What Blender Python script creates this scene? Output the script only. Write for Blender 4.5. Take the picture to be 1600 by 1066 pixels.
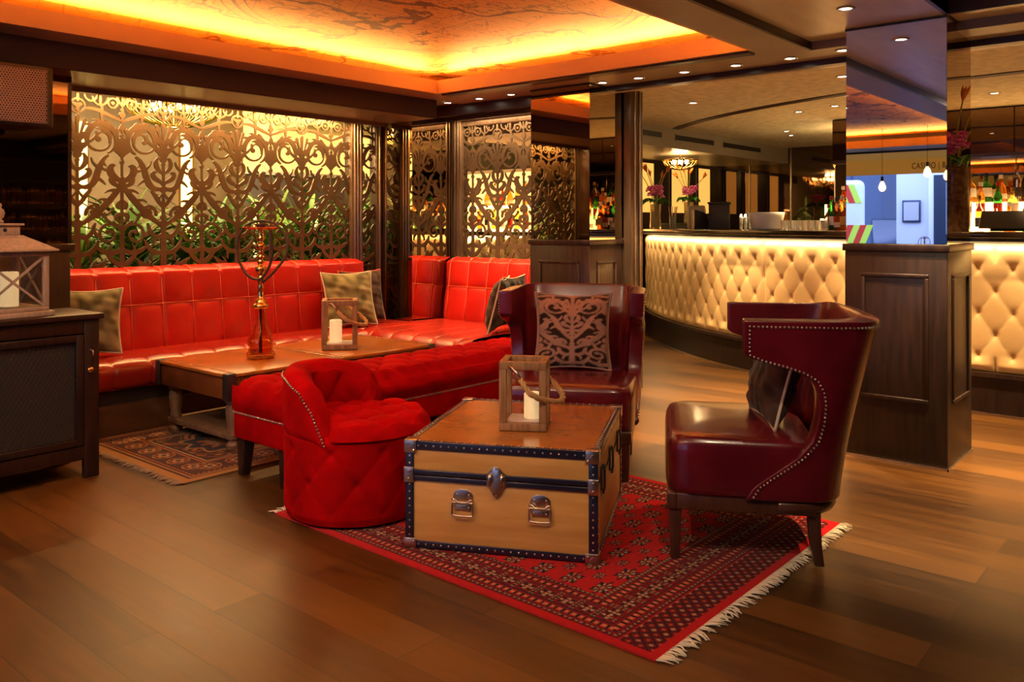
import bpy, math, random
import numpy as np
from mathutils import Vector, Matrix
PI = math.pi
R = math.radians
scene = bpy.context.scene
for o in list(bpy.data.objects): bpy.data.objects.remove(o)
COL = scene.collection

# ------------------------------------------------------------------ camera, world, exposure
TH = math.atan2(1124, 1325)                      # camera heading in the room
cam_d = bpy.data.cameras.new('camera'); cam = bpy.data.objects.new('camera', cam_d); COL.objects.link(cam)
cam.location = (0, 0, 1.3); cam.rotation_euler = (PI/2, 0, TH - PI/2)
cam_d.sensor_width = 36; cam_d.lens = 1325/1600*36; cam_d.shift_y = -(533-350)/1600
cam_d.clip_start = .05; cam_d.clip_end = 100
scene.camera = cam
w = bpy.data.worlds.new('dusk_sky'); scene.world = w; w.use_nodes = True
w.node_tree.nodes['Background'].inputs[0].default_value = (.36, .48, 1.0, 1)
w.node_tree.nodes['Background'].inputs[1].default_value = 3.0
scene.view_settings.view_transform = 'Standard'; scene.view_settings.look = 'None'
scene.view_settings.gamma = 1; scene.view_settings.use_curve_mapping = False
scene.view_settings.exposure = 0.88

def lamp(name, kind, loc, energy, color, target=None, parent=None, **kw):
    d = bpy.data.lights.new(name, kind); d.energy = energy; d.color = color
    for k, v in kw.items(): setattr(d, k, v)
    o = bpy.data.objects.new(name, d); COL.objects.link(o); o.location = loc
    if target is not None:
        o.rotation_euler = (Vector(target) - Vector(loc)).to_track_quat('-Z', 'Y').to_euler()
    if parent: o.parent = parent
    return o
WARM = (1, .60, .22); GOLD = (1, .70, .34); AMB = (1, .50, .13)
def strip(name, a, b, wid, energy, color, direction):
    a = Vector(a); b = Vector(b); L = (b-a).length; x = (b-a).normalized(); z = -Vector(direction).normalized(); y = z.cross(x)
    d = bpy.data.lights.new(name, 'AREA'); d.shape = 'RECTANGLE'; d.size = L; d.size_y = wid; d.energy = energy; d.color = color
    o = bpy.data.objects.new(name, d); COL.objects.link(o)
    m = Matrix((x, y, z)).transposed().to_4x4(); m.translation = (a+b)/2; o.matrix_world = m
    return o
# cove LED strips hidden behind the lip of the coffer
strip('cove_light', (-2.3, 5.10, 2.43), (4.9, 5.10, 2.43), .03, 74, AMB, (0, -1, .12))
strip('cove_light', (5.04, 2.2, 2.43), (5.04, 4.95, 2.43), .03, 32, (1, .50, .15), (-1, 0, .12))
strip('cove_light', (-2.3, 2.08, 2.43), (4.9, 2.08, 2.43), .03, 74, AMB, (0, 1, .12))
strip('cove_light', (-2.60, 2.2, 2.43), (-2.60, 4.9, 2.43), .03, 32, AMB, (1, 0, .12))
# LED under the counter edge is added with the bar

# ------------------------------------------------------------------ materials
MATS = {}
def mat(name, base, rough=.5, metal=0, base2=None, nscale=8, bump=0, bscale=30, coat=0, sheen=0, trans=0, emis=None, es=0, stretch=None, spec=None, ior=None, alpha=None, contrast=(.35,.65), coords='Object'):
    if name in MATS: return MATS[name]
    m = bpy.data.materials.new(name); m.use_nodes = True; nt = m.node_tree; N = nt.nodes; L = nt.links
    b = N['Principled BSDF']; b.inputs['Base Color'].default_value = (*base, 1)
    b.inputs['Roughness'].default_value = rough; b.inputs['Metallic'].default_value = metal
    if coat: b.inputs['Coat Weight'].default_value = coat; b.inputs['Coat Roughness'].default_value = .12
    if sheen:
        b.inputs['Sheen Weight'].default_value = sheen; b.inputs['Sheen Roughness'].default_value = .35
        b.inputs['Sheen Tint'].default_value = (min(1, base[0]*1.6+.1), base[1]*1.5+.01, base[2]*1.5+.012, 1)
    if trans: b.inputs['Transmission Weight'].default_value = trans
    if ior: b.inputs['IOR'].default_value = ior
    if spec is not None: b.inputs['Specular IOR Level'].default_value = spec
    if emis: b.inputs['Emission Color'].default_value = (*emis, 1); b.inputs['Emission Strength'].default_value = es
    tc = mp = None
    if base2 or bump:
        tc = N.new('ShaderNodeTexCoord'); mp = N.new('ShaderNodeMapping'); L.new(tc.outputs[coords], mp.inputs[0])
        if stretch: mp.inputs['Scale'].default_value = stretch
    if base2:
        n = N.new('ShaderNodeTexNoise'); n.inputs['Scale'].default_value = nscale; n.inputs['Detail'].default_value = 6
        r = N.new('ShaderNodeValToRGB'); r.color_ramp.elements[0].position = contrast[0]; r.color_ramp.elements[1].position = contrast[1]
        r.color_ramp.elements[0].color = (*base, 1); r.color_ramp.elements[1].color = (*base2, 1)
        L.new(mp.outputs[0], n.inputs['Vector']); L.new(n.outputs['Fac'], r.inputs[0]); L.new(r.outputs[0], b.inputs['Base Color'])
    if bump:
        n2 = N.new('ShaderNodeTexNoise'); n2.inputs['Scale'].default_value = bscale; n2.inputs['Detail'].default_value = 4
        bp = N.new('ShaderNodeBump'); bp.inputs['Strength'].default_value = bump; bp.inputs['Distance'].default_value = .01
        L.new(mp.outputs[0], n2.inputs['Vector']); L.new(n2.outputs['Fac'], bp.inputs['Height']); L.new(bp.outputs[0], b.inputs['Normal'])
    MATS[name] = m
    return m
def attr_mat(name, rough=.9, bump=.3, bscale=400, sheen=.2):
    m = mat(name, (1, 1, 1), rough, bump=bump, bscale=bscale, sheen=sheen*.3, spec=.06)
    a = m.node_tree.nodes.new('ShaderNodeAttribute'); a.attribute_name = 'weave'
    m.node_tree.links.new(a.outputs['Color'], m.node_tree.nodes['Principled BSDF'].inputs['Base Color'])
    return m
darkwood = mat('dark_wood', (.016, .008, .006), .33, base2=(.045, .022, .016), nscale=6, stretch=(6, 6, .6), coat=.3)
espresso = mat('espresso_wood', (.012, .005, .004), .38, base2=(.028, .012, .008), nscale=6, stretch=(6, 6, .6), spec=.45)
frame_br = mat('bronze_frame', (.10, .065, .04), .35, metal=.5, base2=(.16, .11, .07), nscale=5, stretch=(8, 8, .5))
leather_red = mat('red_leather', (.52, .010, .004), .34, base2=(.40, .006, .003), nscale=4, bump=.06, bscale=160, coat=.12)
leather_ox = mat('oxblood_leather', (.085, .003, .009), .27, base2=(.13, .006, .013), nscale=5, bump=.06, bscale=110, coat=.3)
velvet = mat('red_velvet', (.42, .0008, .002), .9, base2=(.28, .0005, .001), nscale=7, bump=.1, bscale=220, sheen=.10, spec=.05)
cream_leather = mat('cream_leather', (.72, .50, .25), .38, base2=(.66, .44, .21), nscale=5, bump=.06, bscale=90)
brass = mat('brass', (.80, .50, .16), .22, metal=1)
nickel = mat('nickel', (.62, .55, .46), .28, metal=1, base2=(.5, .42, .33), nscale=30)
gunmetal = mat('gunmetal', (.10, .09, .09), .35, metal=.8)
black = mat('black_plastic', (.012, .010, .010), .45)
trim_black = mat('black_trunk_trim', (.012, .012, .03), .28, coat=.4)
mirror = mat('smoked_mirror', (.50, .40, .27), .015, metal=1)
mirror_clear = mat('clear_mirror', (.86, .86, .88), .01, metal=1)
mirror_dark = mat('dark_mirror', (.20, .13, .08), .03, metal=1)
oldwood = mat('weathered_wood', (.22, .105, .04), .6, base2=(.36, .19, .08), nscale=9, stretch=(7, 7, .8), bump=.3, bscale=60)
greywood = mat('whitewashed_wood', (.26, .19, .14), .65, base2=(.36, .26, .19), nscale=9, stretch=(6, 6, 1), bump=.3, bscale=60)
wax = mat('candle_wax', (.80, .66, .40), .5, emis=(1, .75, .35), es=.25)
rope_m = mat('rope', (.50, .30, .12), .85, bump=.5, bscale=200)
glass = mat('clear_glass', (1, 1, 1), .02, trans=1, ior=1.45)
amber_glass = mat('amber_glass', (.85, .56, .24), .03, trans=1, ior=1.4)
steel = mat('steel', (.7, .7, .72), .2, metal=1)
leaf_a = mat('leaf_green', (.14, .38, .03), .4, base2=(.30, .52, .07), nscale=3)
leaf_b = mat('leaf_dark_green', (.05, .20, .03), .4, base2=(.11, .30, .04), nscale=3)

# ------------------------------------------------------------------ geometry helpers
class MB:
    def __init__(s): s.v = []; s.f = []
    def add(s, v, f):
        n = len(s.v); s.v += [tuple(p) for p in v]; s.f += [tuple(i+n for i in q) for q in f]; return s
    def box(s, x0, x1, y0, y1, z0, z1):
        return s.add([(x0,y0,z0),(x1,y0,z0),(x1,y1,z0),(x0,y1,z0),(x0,y0,z1),(x1,y0,z1),(x1,y1,z1),(x0,y1,z1)],
                     [(0,3,2,1),(4,5,6,7),(0,1,5,4),(1,2,6,5),(2,3,7,6),(3,0,4,7)])
    def prism(s, pts, z0, z1):
        n = len(pts)
        return s.add([(x,y,z0) for x,y in pts]+[(x,y,z1) for x,y in pts],
                     [tuple(range(n))[::-1], tuple(range(n,2*n))]+[(i,(i+1)%n,n+(i+1)%n,n+i) for i in range(n)])
    def bar(s, a, b, wx, wy=None):                 # square bar between points
        wy = wy or wx; a = Vector(a); b = Vector(b); z = (b-a).normalized()
        x = z.cross(Vector((0,0,1))); x = x.normalized() if x.length > 1e-4 else Vector((1,0,0)); y = z.cross(x)
        v = [p + x*i*wx/2 + y*j*wy/2 for p in (a,b) for i,j in ((-1,-1),(1,-1),(1,1),(-1,1))]
        return s.add(v, [(0,3,2,1),(4,5,6,7),(0,1,5,4),(1,2,6,5),(2,3,7,6),(3,0,4,7)])
    def tube(s, pts, r, n=8, closed=False):
        pts = [Vector(p) for p in pts]; m = len(pts); rs = r if hasattr(r, '__len__') else [r]*m
        v = []; up = None
        for i, p in enumerate(pts):
            t = (pts[(i+1) % m] - pts[i-1]) if closed else (pts[min(i+1,m-1)] - pts[max(i-1,0)])
            t = t.normalized() if t.length > 1e-9 else Vector((0,0,1))
            if up is None: up = t.orthogonal().normalized()
            up = (up - t*up.dot(t)); up = up.normalized() if up.length > 1e-6 else t.orthogonal().normalized()
            q = t.cross(up)
            v += [p + (up*math.cos(2*PI*k/n) + q*math.sin(2*PI*k/n))*rs[i] for k in range(n)]
        f = []
        for i in range(m if closed else m-1):
            j = (i+1) % m
            f += [(i*n+k, i*n+(k+1)%n, j*n+(k+1)%n, j*n+k) for k in range(n)]
        if not closed: f += [tuple(range(n))[::-1], tuple((m-1)*n+k for k in range(n))]
        return s.add(v, f)
    def cyl(s, c, r, h, n=24, r2=None):
        return s.tube([c, (c[0], c[1], c[2]+h)], [r, r if r2 is None else r2], n)
    def lathe(s, prof, c=(0,0,0), n=28, cap=True):
        v = [(c[0]+r*math.cos(2*PI*k/n), c[1]+r*math.sin(2*PI*k/n), c[2]+z) for r, z in prof for k in range(n)]
        m = len(prof)
        f = [(i*n+k, i*n+(k+1)%n, (i+1)*n+(k+1)%n, (i+1)*n+k) for i in range(m-1) for k in range(n)]
        if cap: f += [tuple(range(n))[::-1], tuple((m-1)*n+k for k in range(n))]
        return s.add(v, f)
    def ball(s, c, r, n=6, m=4, sq=(1,1,1)):
        v = [(c[0], c[1], c[2]-r*sq[2])]
        for i in range(1, m):
            t = -PI/2 + PI*i/m
            v += [(c[0]+sq[0]*r*math.cos(t)*math.cos(2*PI*k/n), c[1]+sq[1]*r*math.cos(t)*math.sin(2*PI*k/n), c[2]+sq[2]*r*math.sin(t)) for k in range(n)]
        v.append((c[0], c[1], c[2]+r*sq[2])); e = len(v)-1
        f = [(0, 1+(k+1)%n, 1+k) for k in range(n)]
        for i in range(m-2): f += [(1+i*n+k, 1+i*n+(k+1)%n, 1+(i+1)*n+(k+1)%n, 1+(i+1)*n+k) for k in range(n)]
        f += [(e, 1+(m-2)*n+k, 1+(m-2)*n+(k+1)%n) for k in range(n)]
        return s.add(v, f)
    def grid(s, fn, nu, nv, flip=False):
        v = [fn(i/nu, j/nv) for i in range(nu+1) for j in range(nv+1)]
        f = [(i*(nv+1)+j, (i+1)*(nv+1)+j, (i+1)*(nv+1)+j+1, i*(nv+1)+j+1) for i in range(nu) for j in range(nv)]
        if flip: f = [q[::-1] for q in f]
        return s.add(v, f)
    def build(s, name, m, parent=None, smooth=False, bevel=0, seg=2, angle=35, solid=0, off=-1, sub=0):
        me = bpy.data.meshes.new(name); me.from_pydata(s.v, [], s.f); me.update()
        if m: me.materials.append(m)
        o = bpy.data.objects.new(name, me); COL.objects.link(o)
        if parent: o.parent = parent
        if smooth or bevel: me.polygons.foreach_set('use_smooth', [True]*len(me.polygons))
        if solid:
            k = o.modifiers.new('solid', 'SOLIDIFY'); k.thickness = solid; k.offset = off
        if bevel:
            k = o.modifiers.new('bevel', 'BEVEL'); k.width = bevel; k.segments = seg; k.limit_method = 'ANGLE'; k.angle_limit = R(angle); k.harden_normals = False
        if sub:
            k = o.modifiers.new('sub', 'SUBSURF'); k.levels = sub; k.render_levels = sub
        if smooth == 'auto' or bevel:
            e = len(me.edges)
            me.update()
            try: me.set_sharp_from_angle(angle=R(40)) if smooth == 'auto' else None
            except Exception: pass
        return o
def tag(o, label=None, cat=None, group=None, kind=None):
    if label: o['label'] = label
    if cat: o['category'] = cat
    if group: o['group'] = group
    if kind: o['kind'] = kind
    return o
def thing(name, label, cat, loc=(0,0,0), rz=0, group=None):
    o = bpy.data.objects.new(name, None); COL.objects.link(o); o.empty_display_size = .1
    o.location = loc; o.rotation_euler = (0, 0, rz)
    return tag(o, label, cat, group)
def struct(o): o['kind'] = 'structure'; return o
def dup(root, loc=None, rz=None, label=None, group=None):
    r = root.copy(); COL.objects.link(r)
    if loc is not None: r.location = loc
    if rz is not None: r.rotation_euler = (0, 0, rz)
    if label: r['label'] = label
    if group: r['group'] = group
    for ch in list(root.children):
        c = ch.copy(); COL.objects.link(c); c.parent = r
        for g in list(ch.children):
            d = g.copy(); COL.objects.link(d); d.parent = c
    return r
def bez(p, n=12):
    P = [Vector(q) for q in p]; out = []
    for i in range(n+1):
        t = i/n; Q = P[:]
        while len(Q) > 1: Q = [Q[k].lerp(Q[k+1], t) for k in range(len(Q)-1)]
        out.append(Q[0])
    return out
def catmull(P, n=8, closed=False):
    P = [Vector(p) for p in P]; m = len(P); out = []
    rng = range(m if closed else m-1)
    for i in rng:
        a, b, c, d = (P[(i-1) % m], P[i], P[(i+1) % m], P[(i+2) % m]) if closed else (P[max(i-1,0)], P[i], P[i+1], P[min(i+2,m-1)])
        for k in range(n):
            t = k/n
            out.append(.5*((2*b) + (c-a)*t + (2*a-5*b+4*c-d)*t*t + (3*b-a-3*c+d)*t**3))
    if not closed: out.append(P[-1])
    return out
def tuft(u, v):                                      # diamond deep-buttoning, 0 at buttons .. 1 on the pads
    a = abs(math.sin(PI*(u+v))); b = abs(math.sin(PI*(u-v)))
    d = a*a+b*b
    return .55*(a*b)**.35 + .45*d/(d+.12)
def tuft_flat(u, v):                                 # softer pads with narrow creases and deep buttons
    a = abs(math.sin(PI*(u+v))); b = abs(math.sin(PI*(u-v))); d = a*a+b*b
    return .32*(a*b)**.16 + .68*(d/(d+.10))
def interp(x, xs, ys): return float(np.interp(x, xs, ys))

# ------------------------------------------------------------------ filigree pattern field (signed distance, <0 = metal)
def pattern_strokes():
    S = []
    def st(p, w0, w1, n=14, bulge=0):
        q = bez([(a, b, 0) for a, b in p], n)
        for i in range(n):
            t = (i+.5)/n; S.append((q[i].x, q[i].y, q[i+1].x, q[i+1].y, w0+(w1-w0)*t + bulge*math.sin(PI*t)))
    def sp(cx, cy, r0, r1, a0, a1, w0, w1, n=30, blob=0, bulge=0):
        P = []
        for i in range(n+1):
            t = i/n; a = R(a0+(a1-a0)*t); r = r0+(r1-r0)*t; P.append((cx+r*math.cos(a), cy+r*math.sin(a)))
        for i in range(n):
            t = (i+.5)/n; S.append((*P[i], *P[i+1], w0+(w1-w0)*t+bulge*math.sin(PI*t)))
        if blob: S.append((*P[-1], *P[-1], blob))
    def dot(x, y, r): S.append((x, y, x, y, r))
    # axis x=0 : stem, bulbs, fan, ring
    st([(0,0),(0,.18),(0,.36)], .024, .017); st([(0,.36),(0,.5),(0,.62)], .013, .008)
    for z, r in ((.37,.032),(.42,.021),(.62,.026),(.66,.017),(.80,.014),(.84,.028),(.88,.038),(.92,.026)): dot(0, z, r)
    st([(0,.62),(0,.8),(0,.93)], .008, .010)
    st([(0,.93),(0,1.02),(0,1.09)], .005, .013); st([(0,.92),(.035,1.02),(.050,1.075)], .005, .011)
    st([(0,.91),(.06,.98),(.095,1.035)], .006, .010); st([(.01,.90),(.09,.92),(.13,.965),(.125,1.0)], .012, .006)
    sp(0, 1.165, .047, .047, 0, 360, .006, .006, 26); dot(0, 1.165, .018); dot(0, 1.14, .012); dot(.02, 1.175, .012); st([(0,1.2),(0,1.26)], .009, .009)
    # axis x=.3
    st([(.3,0),(.3,.2),(.3,.34)], .019, .012); st([(.3,.34),(.3,.5),(.3,.64)], .008, .011); st([(.3,.66),(.3,.9),(.3,1.26)], .007, .006)
    for z, r in ((.34,.026),(.30,.017),(.64,.028),(.68,.020),(.80,.016),(.86,.026),(.90,.038),(.945,.026),(.985,.014),(1.13,.022),(1.16,.012)): dot(.3, z, r)
    st([(.3,.90),(.27,.90),(.25,.885)], .012, .006, 8)
    # long leaves of the cross
    st([(.3,.64),(.25,.58),(.19,.49),(.09,.40),(.0,.355)], .012, .009, 16, .012)
    st([(.255,.60),(.215,.61),(.185,.585)], .014, .004); st([(.20,.53),(.155,.55),(.125,.525)], .013, .004); st([(.14,.46),(.10,.485),(.07,.47)], .012, .004)
    st([(.3,.67),(.25,.675),(.20,.72),(.205,.78),(.245,.775)], .010, .007, 16, .016)
    st([(.3,.63),(.245,.635),(.205,.665),(.22,.70),(.245,.69)], .009, .006, 14, .008)
    st([(.21,.74),(.175,.735),(.16,.76)], .012, .004)
    # S limb from x=0 up to the volute
    st([(0,.63),(.08,.59),(.14,.64),(.12,.73),(.15,.81),(.20,.84)], .010, .008, 20, .013)
    st([(0,.66),(.05,.69),(.10,.70),(.085,.75),(.055,.74)], .008, .005, 14, .011)
    st([(0,.73),(.055,.76),(.07,.81),(.04,.845)], .006, .006, 12, .010)
    st([(.135,.68),(.17,.665),(.185,.64)], .012, .003); st([(.13,.76),(.095,.785),(.09,.82)], .010, .004); st([(.17,.82),(.165,.79),(.19,.77)],.009,.004)
    # volute with leafy crescent
    sp(.155, .955, .108, .100, -60, 200, .007, .007, 34, 0, .012)
    sp(.155, .955, .100, .018, 200, 560, .008, .006, 40, .018)
    sp(.155, .955, .062, .070, -20, 110, .004, .004, 16, 0, .012)
    sp(.155, .955, .085, .085, 120, 190, .003, .003, 12, 0, .006)
    for a, l in ((95,.035),(130,.04),(165,.03),(60,.03),(20,.03),(-15,.03)):
        c, s = math.cos(R(a)), math.sin(R(a)); c2, s2 = math.cos(R(a+16)), math.sin(R(a+16))
        st([(.155+.108*c, .955+.108*s), (.155+(.108+l*.7)*c, .955+(.108+l*.7)*s), (.155+(.108+l*.8)*c2, .955+(.108+l*.8)*s2)], .011, .004, 8)
    st([(.26,.99),(.285,1.03),(.3,1.06)], .007, .009, 8); st([(.055,.90),(.03,.875),(0,.87)], .008, .010, 8)
    st([(.245,.885),(.27,.86),(.3,.85)], .007, .009, 8)
    # crown line and loops
    st([(.045,1.15),(.12,1.17),(.19,1.12),(.3,1.085)], .006, .007, 16, .006)
    st([(.16,1.08),(.155,1.12),(.17,1.16),(.15,1.2)], .006, .007, 10, .004);
    sp(.15, 1.235, .052, .052, 180, 360, .006, .006, 18); sp(.235, 1.205, .033, .033, 0, 360, .006, .006, 20); dot(.235,1.205,.012)
    sp(.085, 1.245, .040, .040, 180, 360, .006, .006, 14); st([(.15,1.18),(.15,1.26)], .009, .009); st([(.3,1.19),(.27,1.22),(.26,1.26)],.007,.009)
    # lower volutes
    sp(.115, .445, .062, .018, 190, -200, .010, .007, 30, .015)
    sp(.21, .295, .082, .020, 40, 470, .010, .007, 40, .017)
    st([(.285,.33),(.27,.37),(.235,.385)], .010, .004, 8); st([(.13,.29),(.105,.32),(.10,.355)], .012, .005, 8)
    st([(0,.30),(.05,.25),(.10,.29),(.115,.37)], .012, .007, 12, .006); st([(.05,.27),(.075,.245),(.07,.215)], .011, .004, 8)
    st([(0,.17),(.06,.14),(.12,.19),(.135,.25)], .012, .007, 12, .007); st([(.075,.165),(.095,.135),(.085,.105)], .011, .004, 8)
    st([(.3,.20),(.25,.15),(.18,.16),(.12,.215)], .011, .006, 14, .009); st([(.215,.165),(.205,.20),(.225,.225)], .010, .004, 8)
    st([(.3,.07),(.245,.10),(.205,.155)], .009, .010, 10, .007)
    st([(0,.06),(.06,.035),(.12,.06),(.19,.115)], .012, .007, 12, .007); st([(.10,.06),(.10,.095),(.125,.115)], .011, .004, 8)
    st([(.19,.115),(.155,.075),(.165,.03),(.155,-.02)], .008, .012, 10)
    st([(.30,.02),(.25,.03),(.22,.0)], .014, .009);
    st([(0,.49),(.035,.52),(.05,.565),(.085,.60)], .008, .009, 10, .006); st([(.045,.545),(.02,.565),(.01,.59)],.009,.004,8)
    st([(.3,.44),(.26,.44),(.245,.41),(.28,.385)], .008, .006, 10, .008); st([(.3,.53),(.27,.52),(.262,.49),(.28,.475)],.008,.005,10,.007)
    dot(.235,.475,.011); st([(.19,.43),(.215,.445),(.235,.47)],.006,.006,8); st([(.178,.44),(.185,.40),(.21,.38)],.010,.007,8)
    st([(0,0),(.15,0),(.3,0)], .010, .010)
    return S
def stroke_field(X, Z, S, half=.3):
    F = np.full(X.shape, 9.0)
    for x0, z0, x1, z1, w in S:
        dx, dz = x1-x0, z1-z0; L2 = dx*dx+dz*dz
        for ox in (0, 1, 2):
            a0, a1 = (x0, x1) if ox == 0 else ((-x0, -x1) if ox == 1 else (2*half-x0, 2*half-x1))
            if ox == 1 and min(x0, x1) > .15 or ox == 2 and max(x0, x1) < .15: continue
            d_x = a1-a0
            t = np.clip(((X-a0)*d_x + (Z-z0)*dz)/(L2+1e-12), 0, 1)
            F = np.minimum(F, np.hypot(X-a0-t*d_x, Z-z0-t*dz) - w)
    return F
def march(F, xs, zs, thick):                         # filled contour of F<0, extruded: plate in xz, thickness along y
    nx, nz = F.shape; V = []; FA = []; idx = {}
    I = F < 0
    def corner(i, j, s):
        k = (i, j, -1, s)
        if k not in idx: idx[k] = len(V); V.append((xs[i], s*thick/2, zs[j]))
        return idx[k]
    def edge(i, j, d, s):
        k = (i, j, d, s)
        if k not in idx:
            i2, j2 = (i+1, j) if d == 0 else (i, j+1)
            t = F[i, j]/(F[i, j]-F[i2, j2]); idx[k] = len(V)
            V.append((xs[i]+t*(xs[i2]-xs[i]), s*thick/2, zs[j]+t*(zs[j2]-zs[j])))
        return idx[k]
    for j in range(nz-1):
        i = 0
        while i < nx-1:
            c = (I[i, j], I[i+1, j], I[i+1, j+1], I[i, j+1])
            if all(c):
                k = i
                while k < nx-1 and I[k, j] and I[k+1, j] and I[k+1, j+1] and I[k, j+1]: k += 1
                for s in (-1, 1):
                    q = (corner(i, j, s), corner(k, j, s), corner(k, j+1, s), corner(i, j+1, s)); FA.append(q if s < 0 else q[::-1])
                i = k; continue
            if any(c):
                P = [(i, j), (i+1, j), (i+1, j+1), (i, j+1)]
                E = [(i, j, 0), (i+1, j, 1), (i, j+1, 0), (i, j, 1)]
                for s in (-1, 1):
                    poly = []
                    for k in range(4):
                        if c[k]: poly.append(corner(*P[k], s))
                        if c[k] != c[(k+1) % 4]: poly.append(edge(*E[k], s))
                    if len(poly) >= 3: FA.append(tuple(poly) if s < 0 else tuple(poly[::-1]))
                cr = [E[k] for k in range(4) if c[k] != c[(k+1) % 4]]
                if len(cr) == 2:
                    a, b = cr
                    FA.append((edge(*a, -1), edge(*b, -1), edge(*b, 1), edge(*a, 1)))
            i += 1
    return V, FA
STROKES = pattern_strokes()
gx = np.linspace(0, .3, 73); gz = np.linspace(0, 1.26, 290)
GX, GZ = np.meshgrid(gx, gz, indexing='ij')
HALF = stroke_field(GX, GZ, STROKES)
fret_m = mat('cut_metal', (.19, .135, .085), .38, metal=.7, base2=(.13, .09, .055), nscale=3)
def fretwork(x0, x1, first_axis, z0, parent, name='fretwork'):        # plate along local x
    n = int(round((x1-x0)/(.3/72)))
    xs = np.linspace(x0, x1, n+1)
    ph = np.abs(((xs-first_axis+.3) % .6)-.3)        # 0..0.3 triangular phase
    k = np.clip(ph/.3*72, 0, 72); k0 = np.floor(k).astype(int).clip(0, 71); fr = (k-k0)[:, None]
    F = HALF[k0]*(1-fr) + HALF[k0+1]*fr
    V, FA = march(F, xs, gz+z0, .014)
    o = MB().add(V, FA).build(name, fret_m, parent)
    return o

# ------------------------------------------------------------------ FLOOR
def floor_mat():
    m = mat('oak_planks', (.1, .05, .02), .3); nt = m.node_tree; N = nt.nodes; L = nt.links; b = N['Principled BSDF']
    tc = N.new('ShaderNodeTexCoord'); mp = N.new('ShaderNodeMapping'); mp.inputs['Rotation'].default_value = (0, 0, PI/2)
    L.new(tc.outputs['Object'], mp.inputs[0])
    br = N.new('ShaderNodeTexBrick'); br.offset = .37; br.inputs['Scale'].default_value = 1
    for k, v in (('Brick Width', 1.9), ('Row Height', .19), ('Mortar Size', .0018), ('Mortar Smooth', .1), ('Bias', 0)): br.inputs[k].default_value = v
    br.inputs['Color1'].default_value = (0, 0, 0, 1); br.inputs['Color2'].default_value = (1, 1, 1, 1); br.inputs['Mortar'].default_value = (.5, .5, .5, 1)
    L.new(mp.outputs[0], br.inputs['Vector'])
    n = N.new('ShaderNodeTexNoise'); n.inputs['Scale'].default_value = 4; n.inputs['Detail'].default_value = 7; n.inputs['Roughness'].default_value = .6; n.inputs['Distortion'].default_value = .4
    mp2 = N.new('ShaderNodeMapping'); mp2.inputs['Scale'].default_value = (.7, 7, 1); mp2.inputs['Location'].default_value = (0, 0, .37); L.new(mp.outputs[0], mp2.inputs[0]); L.new(mp2.outputs[0], n.inputs['Vector'])
    mix = N.new('ShaderNodeMix'); mix.data_type = 'FLOAT'; mix.inputs[0].default_value = .42
    L.new(n.outputs['Fac'], mix.inputs[2]); L.new(br.outputs['Color'], mix.inputs[3])
    r = N.new('ShaderNodeValToRGB'); e = r.color_ramp.elements; e[0].position = .25; e[0].color = (.022, .007, .001, 1); e[1].position = .78; e[1].color = (.125, .050, .008, 1)
    L.new(mix.outputs[0], r.inputs[0])
    mul = N.new('ShaderNodeMix'); mul.data_type = 'RGBA'; mul.blend_type = 'MIX'; mul.inputs[7].default_value = (.02, .01, .004, 1)
    L.new(br.outputs['Fac'], mul.inputs[0]); L.new(r.outputs[0], mul.inputs[6]); L.new(mul.outputs[2], b.inputs['Base Color'])
    rr = N.new('ShaderNodeMapRange'); rr.inputs['To Min'].default_value = .31; rr.inputs['To Max'].default_value = .42
    L.new(n.outputs['Fac'], rr.inputs[0]); L.new(rr.outputs[0], b.inputs['Roughness'])
    bp = N.new('ShaderNodeBump'); bp.inputs['Strength'].default_value = .3; bp.inputs['Distance'].default_value = .003
    sub = N.new('ShaderNodeMath'); sub.operation = 'SUBTRACT'; sub.inputs[0].default_value = 1; L.new(br.outputs['Fac'], sub.inputs[1])
    L.new(sub.outputs[0], bp.inputs['Height']); L.new(bp.outputs[0], b.inputs['Normal'])
    return m
struct(MB().box(-3.2, 12.2, -2.8, 9.2, -.1, 0).build('floor', floor_mat()))
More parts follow.
